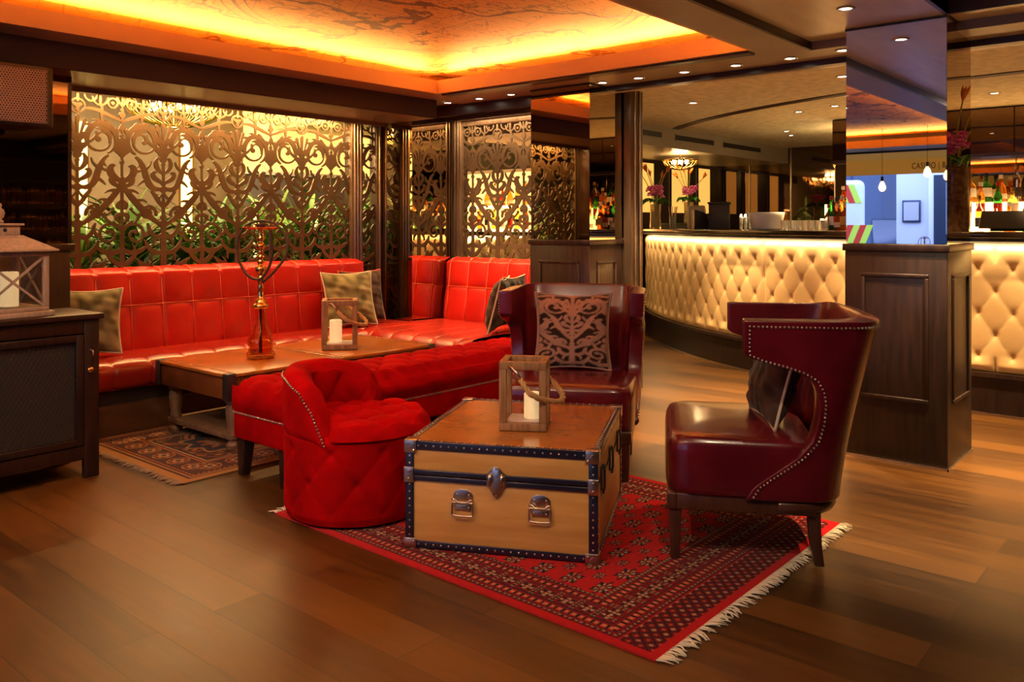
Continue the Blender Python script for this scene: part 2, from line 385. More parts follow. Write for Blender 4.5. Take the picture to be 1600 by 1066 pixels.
# ------------------------------------------------------------------ CEILINGS
paint = mat('taupe_soffit', (.34, .25, .155), .42, base2=(.29, .21, .13), nscale=2, bump=.05, bscale=50)
textured = mat('textured_ceiling', (.80, .70, .46), .7, base2=(.62, .53, .34), nscale=14, bump=.5, bscale=26)
dark_trim = mat('purple_brown_trim', (.040, .014, .016), .35)
fabric = mat('bulkhead_fabric', (.060, .030, .020), .8, base2=(.042, .021, .015), nscale=60, stretch=(60, 60, 1))
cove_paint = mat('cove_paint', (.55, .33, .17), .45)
wall_dark = mat('dark_wall', (.045, .028, .018), .5, base2=(.06, .038, .024), nscale=3)
def sbox(name, m, *a, **k): return struct(MB().box(*a).build(name, m, **k))
sbox('ceiling', wall_dark, -3.2, 12.2, -2.8, 9.2, 2.80, 2.90)
def map_mat():
    m = mat('antique_map', (.8, .4, .1), .6); nt = m.node_tree; N = nt.nodes; L = nt.links; b = N['Principled BSDF']
    tc = N.new('ShaderNodeTexCoord'); co = tc.outputs['Object']
    def math_(op, a, c=None, d=None):
        k = N.new('ShaderNodeMath'); k.operation = op
        for i, q in enumerate((a, c, d)):
            if q is None: continue
            if isinstance(q, (int, float)): k.inputs[i].default_value = q
            else: L.new(q, k.inputs[i])
        return k.outputs[0]
    def noise(scale, detail, dist=0, off=(0,0,0), st=(1,1,1)):
        mp = N.new('ShaderNodeMapping'); mp.inputs['Location'].default_value = off; mp.inputs['Scale'].default_value = st; L.new(co, mp.inputs[0])
        n = N.new('ShaderNodeTexNoise'); n.inputs['Scale'].default_value = scale; n.inputs['Detail'].default_value = detail; n.inputs['Distortion'].default_value = dist
        L.new(mp.outputs[0], n.inputs['Vector']); return n.outputs['Fac']
    def line(val, lvl, w):                       # thin contour line
        return math_('LESS_THAN', math_('ABSOLUTE', math_('SUBTRACT', val, lvl)), w)
    def rings(cx, cy, rad, step, w):
        mp = N.new('ShaderNodeVectorMath'); mp.operation = 'DISTANCE'; sx = N.new('ShaderNodeSeparateXYZ'); L.new(co, sx.inputs[0])
        cb = N.new('ShaderNodeCombineXYZ'); L.new(sx.outputs[0], cb.inputs[0]); L.new(sx.outputs[1], cb.inputs[1])
        L.new(cb.outputs[0], mp.inputs[0]); mp.inputs[1].default_value = (cx, cy, 0); d = mp.outputs['Value']
        if step: d2 = math_('PINGPONG', d, step/2); a = math_('LESS_THAN', d2, w)
        else: a = line(d, rad, w)
        return a, d
    big = noise(.9, 9, .2, (3, 1, 0)); mid = noise(2.2, 8, .3)
    lines = line(big, .50, .009)
    l2 = line(big, .46, .0035); l3 = line(mid, .55, .007)
    text = math_('MULTIPLY', math_('GREATER_THAN', noise(9, 4, 0, (0,0,0), (1, 6, 1)), .60), math_('GREATER_THAN', noise(60, 2, 0, (0,0,0), (.6, 1, 1)), .47))
    r1, d1 = rings(3.55, 3.55, 1.18, 0, .012); r2, _ = rings(3.55, 3.55, 1.12, 0, .004); r1b, _ = rings(3.55, 3.55, 1.25, 0, .004)
    inside = math_('LESS_THAN', d1, 1.18)
    r3, _ = rings(7.2, 3.3, 0, .42, .0035); r4, _ = rings(3.4, -2.6, 0, .40, .0035)
    r5, _ = rings(-1.2, 6.2, 0, .55, .003); r6, _ = rings(.6, 3.4, 1.22, 0, .008)
    grid = math_('MULTIPLY', math_('MAXIMUM', r3, r4), .6)
    tot = lines
    for q in (math_('MULTIPLY', l2, .6), math_('MULTIPLY', l3, .5), math_('MULTIPLY', text, .7), r1, r2, r1b, grid, math_('MULTIPLY', r5, .4), r6): tot = math_('MAXIMUM', tot, q)
    base = N.new('ShaderNodeValToRGB'); e = base.color_ramp.elements; e[0].position = .3; e[0].color = (.88, .36, .06, 1); e[1].position = .7; e[1].color = (.97, .50, .11, 1)
    L.new(noise(1.6, 6), base.inputs[0])
    mx = N.new('ShaderNodeMix'); mx.data_type = 'RGBA'; L.new(math_('MULTIPLY', tot, .8), mx.inputs[0]); L.new(base.outputs[0], mx.inputs[6]); mx.inputs[7].default_value = (.10, .018, .004, 1)
    L.new(mx.outputs[2], b.inputs['Base Color'])
    return m
tag(struct(MB().box(-2.9, 5.34, 1.90, 5.40, 2.56, 2.60).build('ceiling', map_mat())))
def cove(a, b, axis):                                  # upstand lip around the coffer
    pass
# lit vertical lips
sbox('trim_1', cove_paint, -2.42, 4.82, 4.88, 4.905, 2.35, 2.455)
sbox('trim_2', cove_paint, 4.82, 4.845, 2.205, 4.905, 2.35, 2.455)
sbox('trim_3', cove_paint, -2.42, 4.82, 2.205, 2.23, 2.35, 2.455)
sbox('trim_4', cove_paint, -2.42, -2.395, 2.23, 4.88, 2.35, 2.455)
# outer side of the light trough
sbox('trim_5', cove_paint, -2.9, 5.34, 5.36, 5.40, 2.40, 2.56)
sbox('trim_6', cove_paint, 5.30, 5.34, 1.95, 5.36, 2.40, 2.56)
sbox('trim_7', cove_paint, -2.9, 5.30, 1.96, 2.0, 2.40, 2.56)
sbox('ceiling', paint, -3.0, 5.40, 5.15, 5.98, 2.36, 2.40)
# soffits at 2.35
sbox('ceiling', paint, -3.0, 5.40, 4.905, 5.15, 2.35, 2.40)
sbox('ceiling', paint, 4.845, 5.40, 1.95, 4.905, 2.35, 2.40)
sbox('ceiling', paint, 5.08, 5.40, -2.6, 1.95, 2.35, 2.40)
sbox('ceiling', paint, -3.0, 4.845, 1.95, 2.205, 2.35, 2.40)
sbox('ceiling', paint, -3.0, -2.42, 2.205, 4.905, 2.35, 2.40)
sbox('trim_8', dark_trim, -3.0, 5.08, 1.935, 1.95, 2.352, 2.44)
ceil_l = mat('satin_beige_ceiling', (.58, .47, .30), .32, base2=(.50, .39, .24), nscale=3, stretch=(1, 5, 1))
sbox('ceiling', ceil_l, -3.0, 5.09, 1.13, 1.95, 2.40, 2.46)
sbox('ceiling', textured, -3.0, 4.88, -2.6, 1.15, 2.52, 2.58)
sbox('ceiling', ceil_l, 4.88, 5.09, -2.6, 1.14, 2.40, 2.46)
sbox('trim_9', dark_trim, -3.0, 4.86, 1.13, 1.15, 2.398, 2.53)
sbox('trim_10', dark_trim, 4.86, 4.885, -2.6, 1.15, 2.398, 2.53)
# purple band beside the cove lip (step in the soffit)
sbox('trim_11', dark_trim, 4.85, 4.93, 2.23, 4.86, 2.335, 2.352)
# beam over the banquette
sbox('ceiling', fabric, -3.0, 5.08, 5.15, 5.17, 2.197, 2.35)
bot = mat('beam_underside', (.17, .105, .065), .38, base2=(.15, .09, .055), nscale=2)
sbox('ceiling', bot, -3.0, 5.08, 5.152, 5.98, 2.197, 2.22)
sbox('ceiling', bot, 5.06, 5.08, 5.17, 5.98, 2.22, 2.35)
sbox('ceiling', bot, -3.0, 5.09, 5.17, 5.98, 2.34, 2.36)
# bar ceiling
sbox('ceiling', textured, 5.46, 12.1, -2.8, 9.2, 2.345, 2.40)
sbox('trim_12', dark_trim, 5.40, 5.47, -2.6, 3.70, 2.312, 2.40)
sbox('trim_13', ceil_l, 5.47, 5.53, -2.6, 3.70, 2.312, 2.346)
sbox('trim_14', dark_trim, 5.38, 5.47, 3.70, 5.95, 2.262, 2.40)
# vent bulkhead over the far side of the bar
bulk = mat('bulkhead_paint', (.30, .25, .18), .4)
sbox('ceiling', bulk, 5.9, 11.4, 4.65, 5.75, 2.127, 2.35)
for i, (x0, x1) in enumerate(((6.3, 7.05), (7.2, 7.95), (8.25, 9.15), (9.4, 10.45))):
    v = thing('air_vent', ['black slot air vent hidden behind the bronze door post', 'long black slot air vent nearest the bronze post above the bar', 'middle black slot air vent above the flower vases', 'short black slot air vent farthest from the flowers'][i], 'air vent', (x0, 4.65, 2.25), 0, 'slot vents in the bar bulkhead')
    MB().box(0, x1-x0, -.006, .002, -.028, .028).build('slot', black, v); MB().box(-.01, x1-x0+.01, -.010, .0, .028, .036).box(-.01, x1-x0+.01, -.010, .0, -.036, -.028).build('frame', bulk, v)
# ceiling slot following the bar, with recessed lamps
BC = (12.2, .8); BR = 5.7
def arc(r, a): return (BC[0]-r*math.cos(a), BC[1]+r*math.sin(a))
m_ = MB()
for i in range(60):
    a0 = R(-30+i*1.35); a1 = R(-30+(i+1)*1.35)
    p = [arc(5.56, a0), arc(5.46, a0), arc(5.46, a1), arc(5.56, a1)]
    m_.prism(p, 2.338, 2.3455)
struct(m_.build('trim_15', dark_trim))

# ------------------------------------------------------------------ WALLS
sbox('wall_far', wall_dark, 12.0, 12.2, -2.8, 9.2, 0, 2.9)
sbox('wall_right', wall_dark, -3.2, 12.2, -2.8, -2.6, 0, 2.9)
garden_wall = mat('garden_wall', (.34, .25, .17), .7, base2=(.26, .19, .13), nscale=2)
sbox('wall_left', garden_wall, -3.2, 12.2, 8.6, 8.8, 0, 2.9)
# window wall behind the viewpoint, with the real street outside
sbox('wall_front', wall_dark, -3.2, -3.0, -2.8, 0.6, 0, 2.9); sbox('wall_front', wall_dark, -3.2, -3.0, 5.6, 9.2, 0, 2.9)
sbox('wall_front', wall_dark, -3.2, -3.0, .6, 5.6, 0, .55); sbox('wall_front', wall_dark, -3.2, -3.0, .6, 5.6, 2.38, 2.9)
wn = struct(MB().box(-3.14, -3.08, .6, 5.6, .55, .60).box(-3.14, -3.08, .6, 5.6, 2.33, 2.38).box(-3.14, -3.08, .6, .65, .6, 2.33).box(-3.14, -3.08, 2.2, 2.25, .6, 2.33).box(-3.14, -3.08, 5.55, 5.6, .6, 2.33).build('window_1', black))
# partition screens: left wall pier
pier = thing('mirrored_pier', 'dark mirrored pier with panelled base behind the white lantern', 'pillar', (1.2, 5.62, 0))
MB().box(-1.2, .99, -.25, .26, 0, 1.14).build('dado', espresso, pier, bevel=.004)
MB().box(-1.2, 1.01, -.27, .27, 1.14, 1.18).build('cap', espresso, pier, bevel=.004)
MB().box(-1.2, .985, -.225, .26, 1.18, 2.196).build('mirror_panel', mirror_dark, pier)
MB().box(.985, 1.005, -.23, .26, 1.18, 2.196).build('edge_strip', darkwood, pier)
# low wall behind the left banquette and behind right one
sbox('wall_left', wall_dark, -3.0, 5.15, 5.93, 6.0, 0, .93)
sbox('wall_right', wall_dark, 5.66, 5.74, 3.75, 5.6, 0, .93)
sbox('wall_left', wall_dark, -3.0, 2.2, 5.88, 6.0, .93, 2.34)

# left screen
sc = thing('filigree_screen', 'wide cut metal filigree screen in front of the plants, behind the long banquette', 'screen', (0, 5.9, 0))
fretwork(2.26, 4.75, 2.45, .93, sc)
MB().box(2.235, 2.262, -.02, .02, .93, 2.197).build('side_rail', frame_br, sc)
MB().box(2.26, 4.75, -.012, .012, .915, .945).build('bottom_rail', frame_br, sc)
def post(x0, x1, y0, y1, label, zt=2.197, steps=3, face='y'):
    t = thing('screen_post', label, 'post', ((x0+x1)/2, (y0+y1)/2, 0), 0, 'bronze screen posts')
    hx, hy = (x1-x0)/2, (y1-y0)/2
    MB().box(-hx, hx, -hy, hy, 0, zt).build('post_core', frame_br, t, bevel=.003)
    m = MB()
    for k in range(steps):
        q = (k+.5)/steps*2-1
        if face == 'y': m.box(q*hx*.8-.006, q*hx*.8+.006, -hy-.010, -hy, 0, zt)
        else: m.box(-hx-.010, -hx, q*hy*.8-.006, q*hy*.8+.006, 0, zt)
    m.build('fluting', nickel if face == 'y' else frame_br, t, bevel=.003)
    return t
post(4.745, 4.87, 5.86, 5.96, 'ribbed bronze post at the right end of the long filigree screen')
sc2 = thing('filigree_screen', 'narrow strip of filigree screen between the ribbed post and the corner mirror', 'screen', (0, 5.9, 0))
fretwork(4.865, 5.04, 4.85, .93, sc2); fretwork(4.865, 5.04, 4.85, -.33, sc2)
post(5.03, 5.085, 5.86, 5.96, 'slim dark post where the narrow screen meets the corner mirror', steps=1)
# corner pillar clad in mirror
cp = thing('corner_pillar', 'square mirrored pillar in the corner where the two red banquettes meet', 'pillar', (5.09, 5.47, 0))
MB().box(0, .006, 0, .43, .40, 2.35).build('mirror_panel', mirror, cp)
MB().box(0, .50, -.006, 0, .40, 2.35).build('mirror_panel', mirror, cp)
MB().box(.006, .54, .0, .43, 0, 2.349).build('core', wall_dark, cp)
post(5.60, 5.70, 5.37, 5.46, 'bronze post left of the right-hand filigree screen', 2.262, 2, 'x')
sr = thing('filigree_screen', 'tall silvery filigree screen behind the right-hand banquette, bottles beyond', 'screen', (5.65, 5.38, 0), -PI/2)
fret_m2 = fret_m
fretwork(.0, 1.2, .42, .93, sr)
MB().box(.0, 1.6, -.02, .02, 2.19, 2.262).build('top_rail', frame_br, sr, bevel=.004)
MB().box(.0, 1.6, -.05, -.02, 2.235, 2.262).build('top_moulding', darkwood, sr, bevel=.004)
MB().box(.0, 1.6, -.015, .015, .90, .94).build('bottom_rail', frame_br, sr)
# left mirrored pillar with dado
def panel_recess(name, m, parent, x0, x1, z0, z1, y, dirn=-1):
    mb = MB(); tkn = .022; d = .012*dirn
    for a in ((x0, x1, z0, z0+tkn), (x0, x1, z1-tkn, z1), (x0, x0+tkn, z0+tkn, z1-tkn), (x1-tkn, x1, z0+tkn, z1-tkn)):
        mb.box(a[0], a[1], min(y, y+d), max(y, y+d), a[2], a[3])
    return mb.build(name, m, parent, bevel=.004)
def pillar(name, label, x, y, lx, ly, top, cap, m1, m2, core):
    t = thing(name, label, 'pillar', (x, y, 0))       # front-left corner at (x,y); extends +x (lx) and +y (ly)
    MB().box(0, lx, 0, ly, 0, cap-.04).build('dado', core, t, bevel=.004)
    MB().box(-.012, lx+.012, -.012, ly+.012, cap-.04, cap).build('cap', core, t, bevel=.004)
    MB().box(.015, lx-.015, .015, ly-.015, cap, top).build('core', wall_dark, t)
    MB().box(.004, .012, .006, ly-.006, cap+.002, top-.012).build('mirror_panel', m1, t)
    MB().box(.006, lx-.006, .004, .012, cap+.002, top-.012).build('mirror_panel', m2, t)
    MB().box(.0, lx, .0, ly, top-.012, top).build('top_strip', darkwood, t)
    panel_recess('panel_moulding', core, t, .09, lx-.09, .34, cap-.16, 0)
    q = panel_recess('panel_moulding', core, t, .09, ly-.09, .34, cap-.16, 0)
    q.rotation_euler = (0, 0, -PI/2); q.location = (0, ly, 0)
    return t
pl = pillar('mirrored_pillar', 'dark pillar with bronze mirror faces behind the centre armchair', 5.17, 3.63, .44, .57, 2.348, 1.18, mirror, mirror, darkwood)
MB().box(.455, .475, -.004, .01, 1.19, 2.34).build('steel_edge', nickel, pl)
pc = pillar('mirrored_column', 'large square column with mirrored faces on a dark panelled base at right', 4.87, 1.135, .54, .53, 2.398, 1.19, mirror_clear, mirror, espresso)
MB().box(-.006, .0, -.006, .53, 0, .012).box(-.006, .54, -.006, 0, 0, .012).build('base_strip', nickel, pc)
post(5.625, 5.80, 3.56, 3.66, 'broad bronze door post at the left end of the bar opening', 2.345, 2, 'y')
sbox('wall_right', wall_dark, 5.63, 5.86, 3.665, 4.18, 0, 2.345)

# ------------------------------------------------------------------ BANQUETTES
def puff(t, w, p=.22):                                # 0 at the seam, 1 in the middle of the panel
    q = t/w - math.floor(t/w); return min(1, (4*q*(1-q)))**p
seam_m = mat('seam_highlight_piping', (.70, .10, .04), .25, coat=.3)  # lighter than the leather: seam highlights put into the piping colour
leather_seat = mat('shaded_seat_leather', (.30, .014, .006), .27, base2=(.22, .010, .005), nscale=4, bump=.06, bscale=160, coat=.15)  # same red leather, darkened: the light on the seats put into its colour
bq = thing('banquette', 'long red leather banquette with square stitched back along the filigree screen', 'sofa', (0, 0, 0))
def backL(u, v, X0=2.22, X1=4.78):
    x = X0+u*(X1-X0); z0, z1 = .44, 1.0
    # v: 0 bottom front .. .8 top front .. 1 over the top to the back
    if v < .82:
        t = v/.82; z = z0+(z1-.03-z0)*t; y = 5.70+.07*t
        hz = puff(z-.745+.30*2, .30, .22) if z < .745+.0 else puff(z-.745, .26, .22) if z < .98 else 1
        h = .034*(.1+.9*min(puff(x-2.5, .2275, .25), 1))*(.25+.75*hz)
        y -= h
    else:
        t = (v-.82)/.18; a = t*PI/2; y = 5.77+.11*t-.026*math.cos(a)*(.35+.65*puff(x-2.5, .2275, .3)); z = z1-.03+.03*math.sin(a) - .010*(1-puff(x-2.5, .2275, .3))
    return (x, y, z)
MB().grid(backL, 240, 60).build('backrest', leather_red, bq, smooth=True)
MB().box(2.22, 4.77, 5.74, 5.88, .3, .965).build('back_core', leather_red, bq, bevel=.02)
# piped seams
m = MB()
for i in range(-1, 10):
    x = 2.5+i*.2275
    if x > 4.75: continue
    m.tube([(x, 5.680+.07*t, .445+.525*t) for t in (0, .3, .6, .95)]+[(x, 5.768, .985), (x, 5.81, 1.0), (x, 5.86, 1.0)], .0040, 6)
m.tube([(2.24, 5.718, .745), (4.76, 5.718, .745)], .0035, 6)
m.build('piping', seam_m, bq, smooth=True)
prof = [(5.75, .445), (5.60, .452), (5.45, .458), (5.34, .460), (5.27, .452), (5.225, .425), (5.205, .38), (5.205, .33), (5.215, .295), (5.24, .275), (5.30, .27)]
pc_ = catmull([(0, y, z) for y, z in prof], 4)
def seatL(u, v):
    x = 2.22+u*(4.40-2.22); p = pc_[min(int(round(v*(len(pc_)-1))), len(pc_)-1)]
    q = 1-puff(x-2.39, .235*1.0, .25); cy, cz = 5.40, .36
    d = .024*q; n = Vector((0, p.y-cy, (p.z-cz)*1.5)); n = n.normalized() if n.length else n
    if p.y > 5.5: d *= .3
    return (x, p.y-n.y*d, p.z-n.z*d)
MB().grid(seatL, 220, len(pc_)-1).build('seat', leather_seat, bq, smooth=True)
MB().box(2.22, 4.40, 5.26, 5.74, .27, .43).build('seat_core', leather_red, bq)
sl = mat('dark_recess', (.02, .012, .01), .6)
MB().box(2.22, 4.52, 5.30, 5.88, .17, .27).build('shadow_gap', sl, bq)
MB().box(2.22, 4.52, 5.26, 5.88, 0, .18).build('plinth', mat('plinth_oak', (.07, .035, .014), .4, base2=(.11, .055, .022), nscale=4, stretch=(1, 7, 7)), bq)

br_ = thing('banquette', 'deep red leather banquette in the alcove below the right-hand filigree screen', 'sofa', (0, 0, 0))
def backR(u, v, Y0=4.21, Y1=5.44):
    y = Y0+u*(Y1-Y0); z0, z1 = .44, 1.0
    rnd = max(0, (y-5.36)/.08); ex = .06*rnd**2
    s_ = puff(5.36-y, .2275, .3)
    if v < .82:
        t = v/.82; z = z0+(z1-.03-z0)*t; x = 5.42+.07*t
        hz = puff(z-.745+.60, .30, .22) if z < .745 else puff(z-.745, .26, .22) if z < .98 else 1
        x -= .034*(.1+.9*s_)*(.25+.75*hz)
    else:
        t = (v-.82)/.18; a = t*PI/2; x = 5.49+.11*t-.026*math.cos(a)*(.35+.65*s_); z = z1-.03+.03*math.sin(a)-.010*(1-s_)
    return (x+ex, y, z)
MB().grid(backR, 130, 60, flip=True).build('backrest', leather_red, br_, smooth=True)
MB().box(5.47, 5.60, 4.21, 5.43, .3, .965).build('back_core', leather_red, br_, bevel=.02)
m = MB()
for i in range(0, 6):
    y = 5.36-i*.2275
    m.tube([(5.400+.07*t, y, .445+.525*t) for t in (0, .3, .6, .95)]+[(5.488, y, .985), (5.53, y, 1.0), (5.58, y, 1.0)], .0040, 6)
m.tube([(5.438, 4.22, .745), (5.438, 5.38, .745)], .0035, 6)
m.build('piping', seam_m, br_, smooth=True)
profx = [(5.45, .45), (5.1, .458), (4.8, .462), (4.60, .460), (4.52, .448), (4.465, .42), (4.44, .37), (4.445, .32), (4.46, .29), (4.49, .275), (4.55, .27)]
px_ = catmull([(a, 0, b) for a, b in profx], 4)
def seatR(u, v):
    y = 4.21+u*(5.42-4.21); p = px_[min(int(round(v*(len(px_)-1))), len(px_)-1)]
    q = 1-puff(y-4.10+.235, .235, .25); n = Vector((p.x-4.7 if p.x < 4.7 else 0, 0, (p.z-.36)*1.5)).normalized(); d = .022*q*(1 if p.x < 5.0 else .4)
    return (p.x-n.x*d, y, p.z-n.z*d)
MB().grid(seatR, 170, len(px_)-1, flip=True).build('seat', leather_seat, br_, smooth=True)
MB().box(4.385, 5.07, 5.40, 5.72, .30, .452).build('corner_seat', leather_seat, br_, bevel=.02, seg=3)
MB().box(4.52, 5.42, 4.22, 5.40, .27, .43).build('seat_core', leather_red, br_)
MB().box(4.53, 5.58, 4.22, 5.42, 0, .27).build('plinth', espresso, br_)

# ------------------------------------------------------------------ CUSHIONS
def damask(x, z):                                     # array field -> bool
    return None
def cushion(name, label, loc, rot, w_, cols, pat, parent=None, thick=.075, pipe=None, group=None, h_=None):
    h_ = h_ or w_
    t = thing(name, label, 'cushion', loc, 0, group); t.rotation_euler = rot
    N_ = 72; rnd = random.Random(label)
    ph = [rnd.uniform(0, 6) for _ in range(6)]
    V = []; C = []
    lin = np.linspace(-1, 1, N_+1)
    for s in (-1, 1):
        for i in range(N_+1):
            for j in range(N_+1):
                u, v = lin[i], lin[j]
                x = u*(1-.10*(1-v*v))*w_/2; z = v*(1-.10*(1-u*u))*h_/2
                f = max(0, (1-abs(u)**2.6))**.5*max(0, (1-abs(v)**2.6))**.5
                wr = .006*math.sin(9*u+4*v+ph[0])*math.sin(5*v-6*u+ph[1])+.004*math.sin(17*u*v+ph[2])+.004*math.sin(23*v+5*u+ph[3])*abs(u)
                V.append((x, s*(thick*f+wr*f), z+h_/2))
    n = (N_+1)**2
    F = []
    for s in (0, 1):
        for i in range(N_):
            for j in range(N_):
                q = (s*n+i*(N_+1)+j, s*n+(i+1)*(N_+1)+j, s*n+(i+1)*(N_+1)+j+1, s*n+i*(N_+1)+j+1)
                F.append(q if s == 0 else q[::-1])
    U, W = np.meshgrid(lin, lin, indexing='ij')
    if pat == 'damask':
        X = np.abs(U)*.30; Z = (W+1)/2*1.02+.12
        f = stroke_field(X, Z, STROKES) - .004
        g = np.sin(60*U)*np.sin(55*W)
        on = (f < 0).astype(float)
        on = np.clip(.5 - f/.008, 0, 1)
        val = on[..., None]*np.array(cols[1]) + (1-on[..., None])*np.array(cols[0])
        val *= (1+.12*g)[..., None]
    else:
        a = np.sin(5*U+3*np.sin(4*W+ph[0]))+np.sin(7*W+2*np.sin(6*U+ph[1]))+.6*np.sin(13*U+9*W+ph[2])
        k = np.clip(a/3+.5, 0, 1)[..., None]; val = np.array(cols[0])*(1-k)+np.array(cols[1])*k
    vc = np.ones((n, 4)); vc[:, :3] = val.reshape(-1, 3)
    o = MB().add(V, F).build('cover', attr_mat('cushion_velvet', .7, .15, 300, .5), t, smooth=True)
    at = o.data.attributes.new('weave', 'FLOAT_COLOR', 'POINT'); at.data.foreach_set('color', np.concatenate([vc, vc]).ravel().astype(np.float32))
    ring = [(u*(1-.10*(1-v*v))*w_/2*1.005, 0, v*(1-.10*(1-u*u))*h_/2*1.005+h_/2) for u, v in
            [(-1+2*k/20, -1) for k in range(20)]+[(1, -1+2*k/20) for k in range(20)]+[(1-2*k/20, 1) for k in range(20)]+[(-1, 1-2*k/20) for k in range(20)]]
    MB().tube(ring, .0065, 8, closed=True).build('piping', pipe or mat('cream_piping', (.55, .47, .36), .7), t, smooth=True)
    return t
GREEN = ((.10, .085, .038), (.27, .24, .12)); BROWN = ((.030, .018, .014), (.075, .045, .035))
cushion('cushion', 'grey-green velvet cushion with cream piping leaning against the left end of the long banquette back', (2.34, 5.52, .472), (R(-13), 0, R(-28)), .42, GREEN, 'mottle')
cushion('cushion', 'large grey-green velvet cushion with cream piping behind the lantern on the long coffee table', (4.43, 5.46, .470), (R(-16), 0, R(-13)), .45, GREEN, 'mottle')
cushion('cushion', 'brown velvet cushion half hidden behind the large grey-green cushion', (4.66, 5.58, .472), (R(-10), 0, R(-2)), .44, BROWN, 'mottle', pipe=mat('red_piping', (.35, .06, .04), .7))
cushion('cushion', 'dark brown cushion at the right end of the alcove banquette, front of the pair', (4.88, 4.34, .478), (R(-14), 0, R(212)), .42, BROWN, 'mottle')
cushion('cushion', 'dark brown cushion at the right end of the alcove banquette, rear of the pair', (5.12, 4.44, .478), (R(-14), 0, R(196)), .42, BROWN, 'mottle')

# ------------------------------------------------------------------ LONG COFFEE TABLE
ct = thing('coffee_table', 'long low leather-topped wooden coffee table with turned legs and a lower shelf', 'table', (2.60, 4.30, 0))
tan_top = mat('tan_leather_top', (.42, .135, .020), .28, base2=(.31, .095, .013), nscale=4, bump=.05, bscale=60, coat=.25)
tan_side = mat('brown_leather_side', (.17, .055, .014), .4, base2=(.11, .035, .010), nscale=5, bump=.1, bscale=60)
legwood = mat('oak_leg', (.20, .125, .07), .5, base2=(.13, .075, .04), nscale=8, stretch=(6, 6, 1))
TL, TW, TZ = 1.62, .82, .45
MB().box(0, TL/2-.0015, 0, TW, TZ-.02, TZ).box(TL/2+.0015, TL, 0, TW, TZ-.02, TZ).build('tabletop', tan_top, ct, bevel=.004)
MB().box(.015, TL-.015, .015, TW-.015, TZ-.15, TZ-.02).build('apron', tan_side, ct, bevel=.004)
for x in (.055, TL/2-.03, TL/2+.03, TL-.055): MB().box(x-.004, x+.004, 0.01, TW-.01, TZ-.001, TZ+.0015).build('leather_strap', tan_side, ct)
m = MB()
for k in range(34):
    for x in (.047, TL/2-.022, TL/2+.022, TL-.047): m.ball((x, .02+k*(TW-.04)/33, TZ+.0015), .0035, 6, 3)
for k in range(60): m.ball((.02+k*(TL-.04)/59, .008, TZ-.03), .003, 6, 3)
m.build('nailhead_trim', brass, ct, smooth=True)
for sx in (0, 1):
    for sy in (0, 1):
        x = sx*TL; y = sy*TW; ax = 1-2*sx; ay = 1-2*sy
        m = MB()
        b3 = lambda a, b: (min(a, b), max(a, b))
        for (x0, x1), (y0, y1), z0, z1 in (((b3(x-.003*ax, x+.05*ax)), (b3(y-.003*ay, y+.05*ay)), TZ-.003, TZ+.003), ((b3(x-.004*ax, x+.05*ax)), (b3(y-.004*ay, y)), TZ-.15, TZ), ((b3(x-.004*ax, x)), (b3(y-.004*ay, y+.05*ay)), TZ-.15, TZ)):
            m.box(x0, x1, y0, y1, z0, z1)
        m.build('corner_bracket', gunmetal, ct, bevel=.002)
        lx = x+.085*ax; ly = y+.085*ay
        MB().lathe([(.030,.0),(.038,.012),(.040,.03),(.026,.05),(.024,.06),(.034,.062),(.034,.095),(.036,.10),(.034,.11),(.030,.13),(.036,.16),(.042,.21),(.040,.25),(.032,.265),(.044,.275),(.044,.30)], (lx, ly, 0), 20).build('leg', legwood, ct, smooth='auto')
MB().box(.05, TL-.05, .05, TW-.05, .062, .094).build('shelf', legwood, ct, bevel=.004)
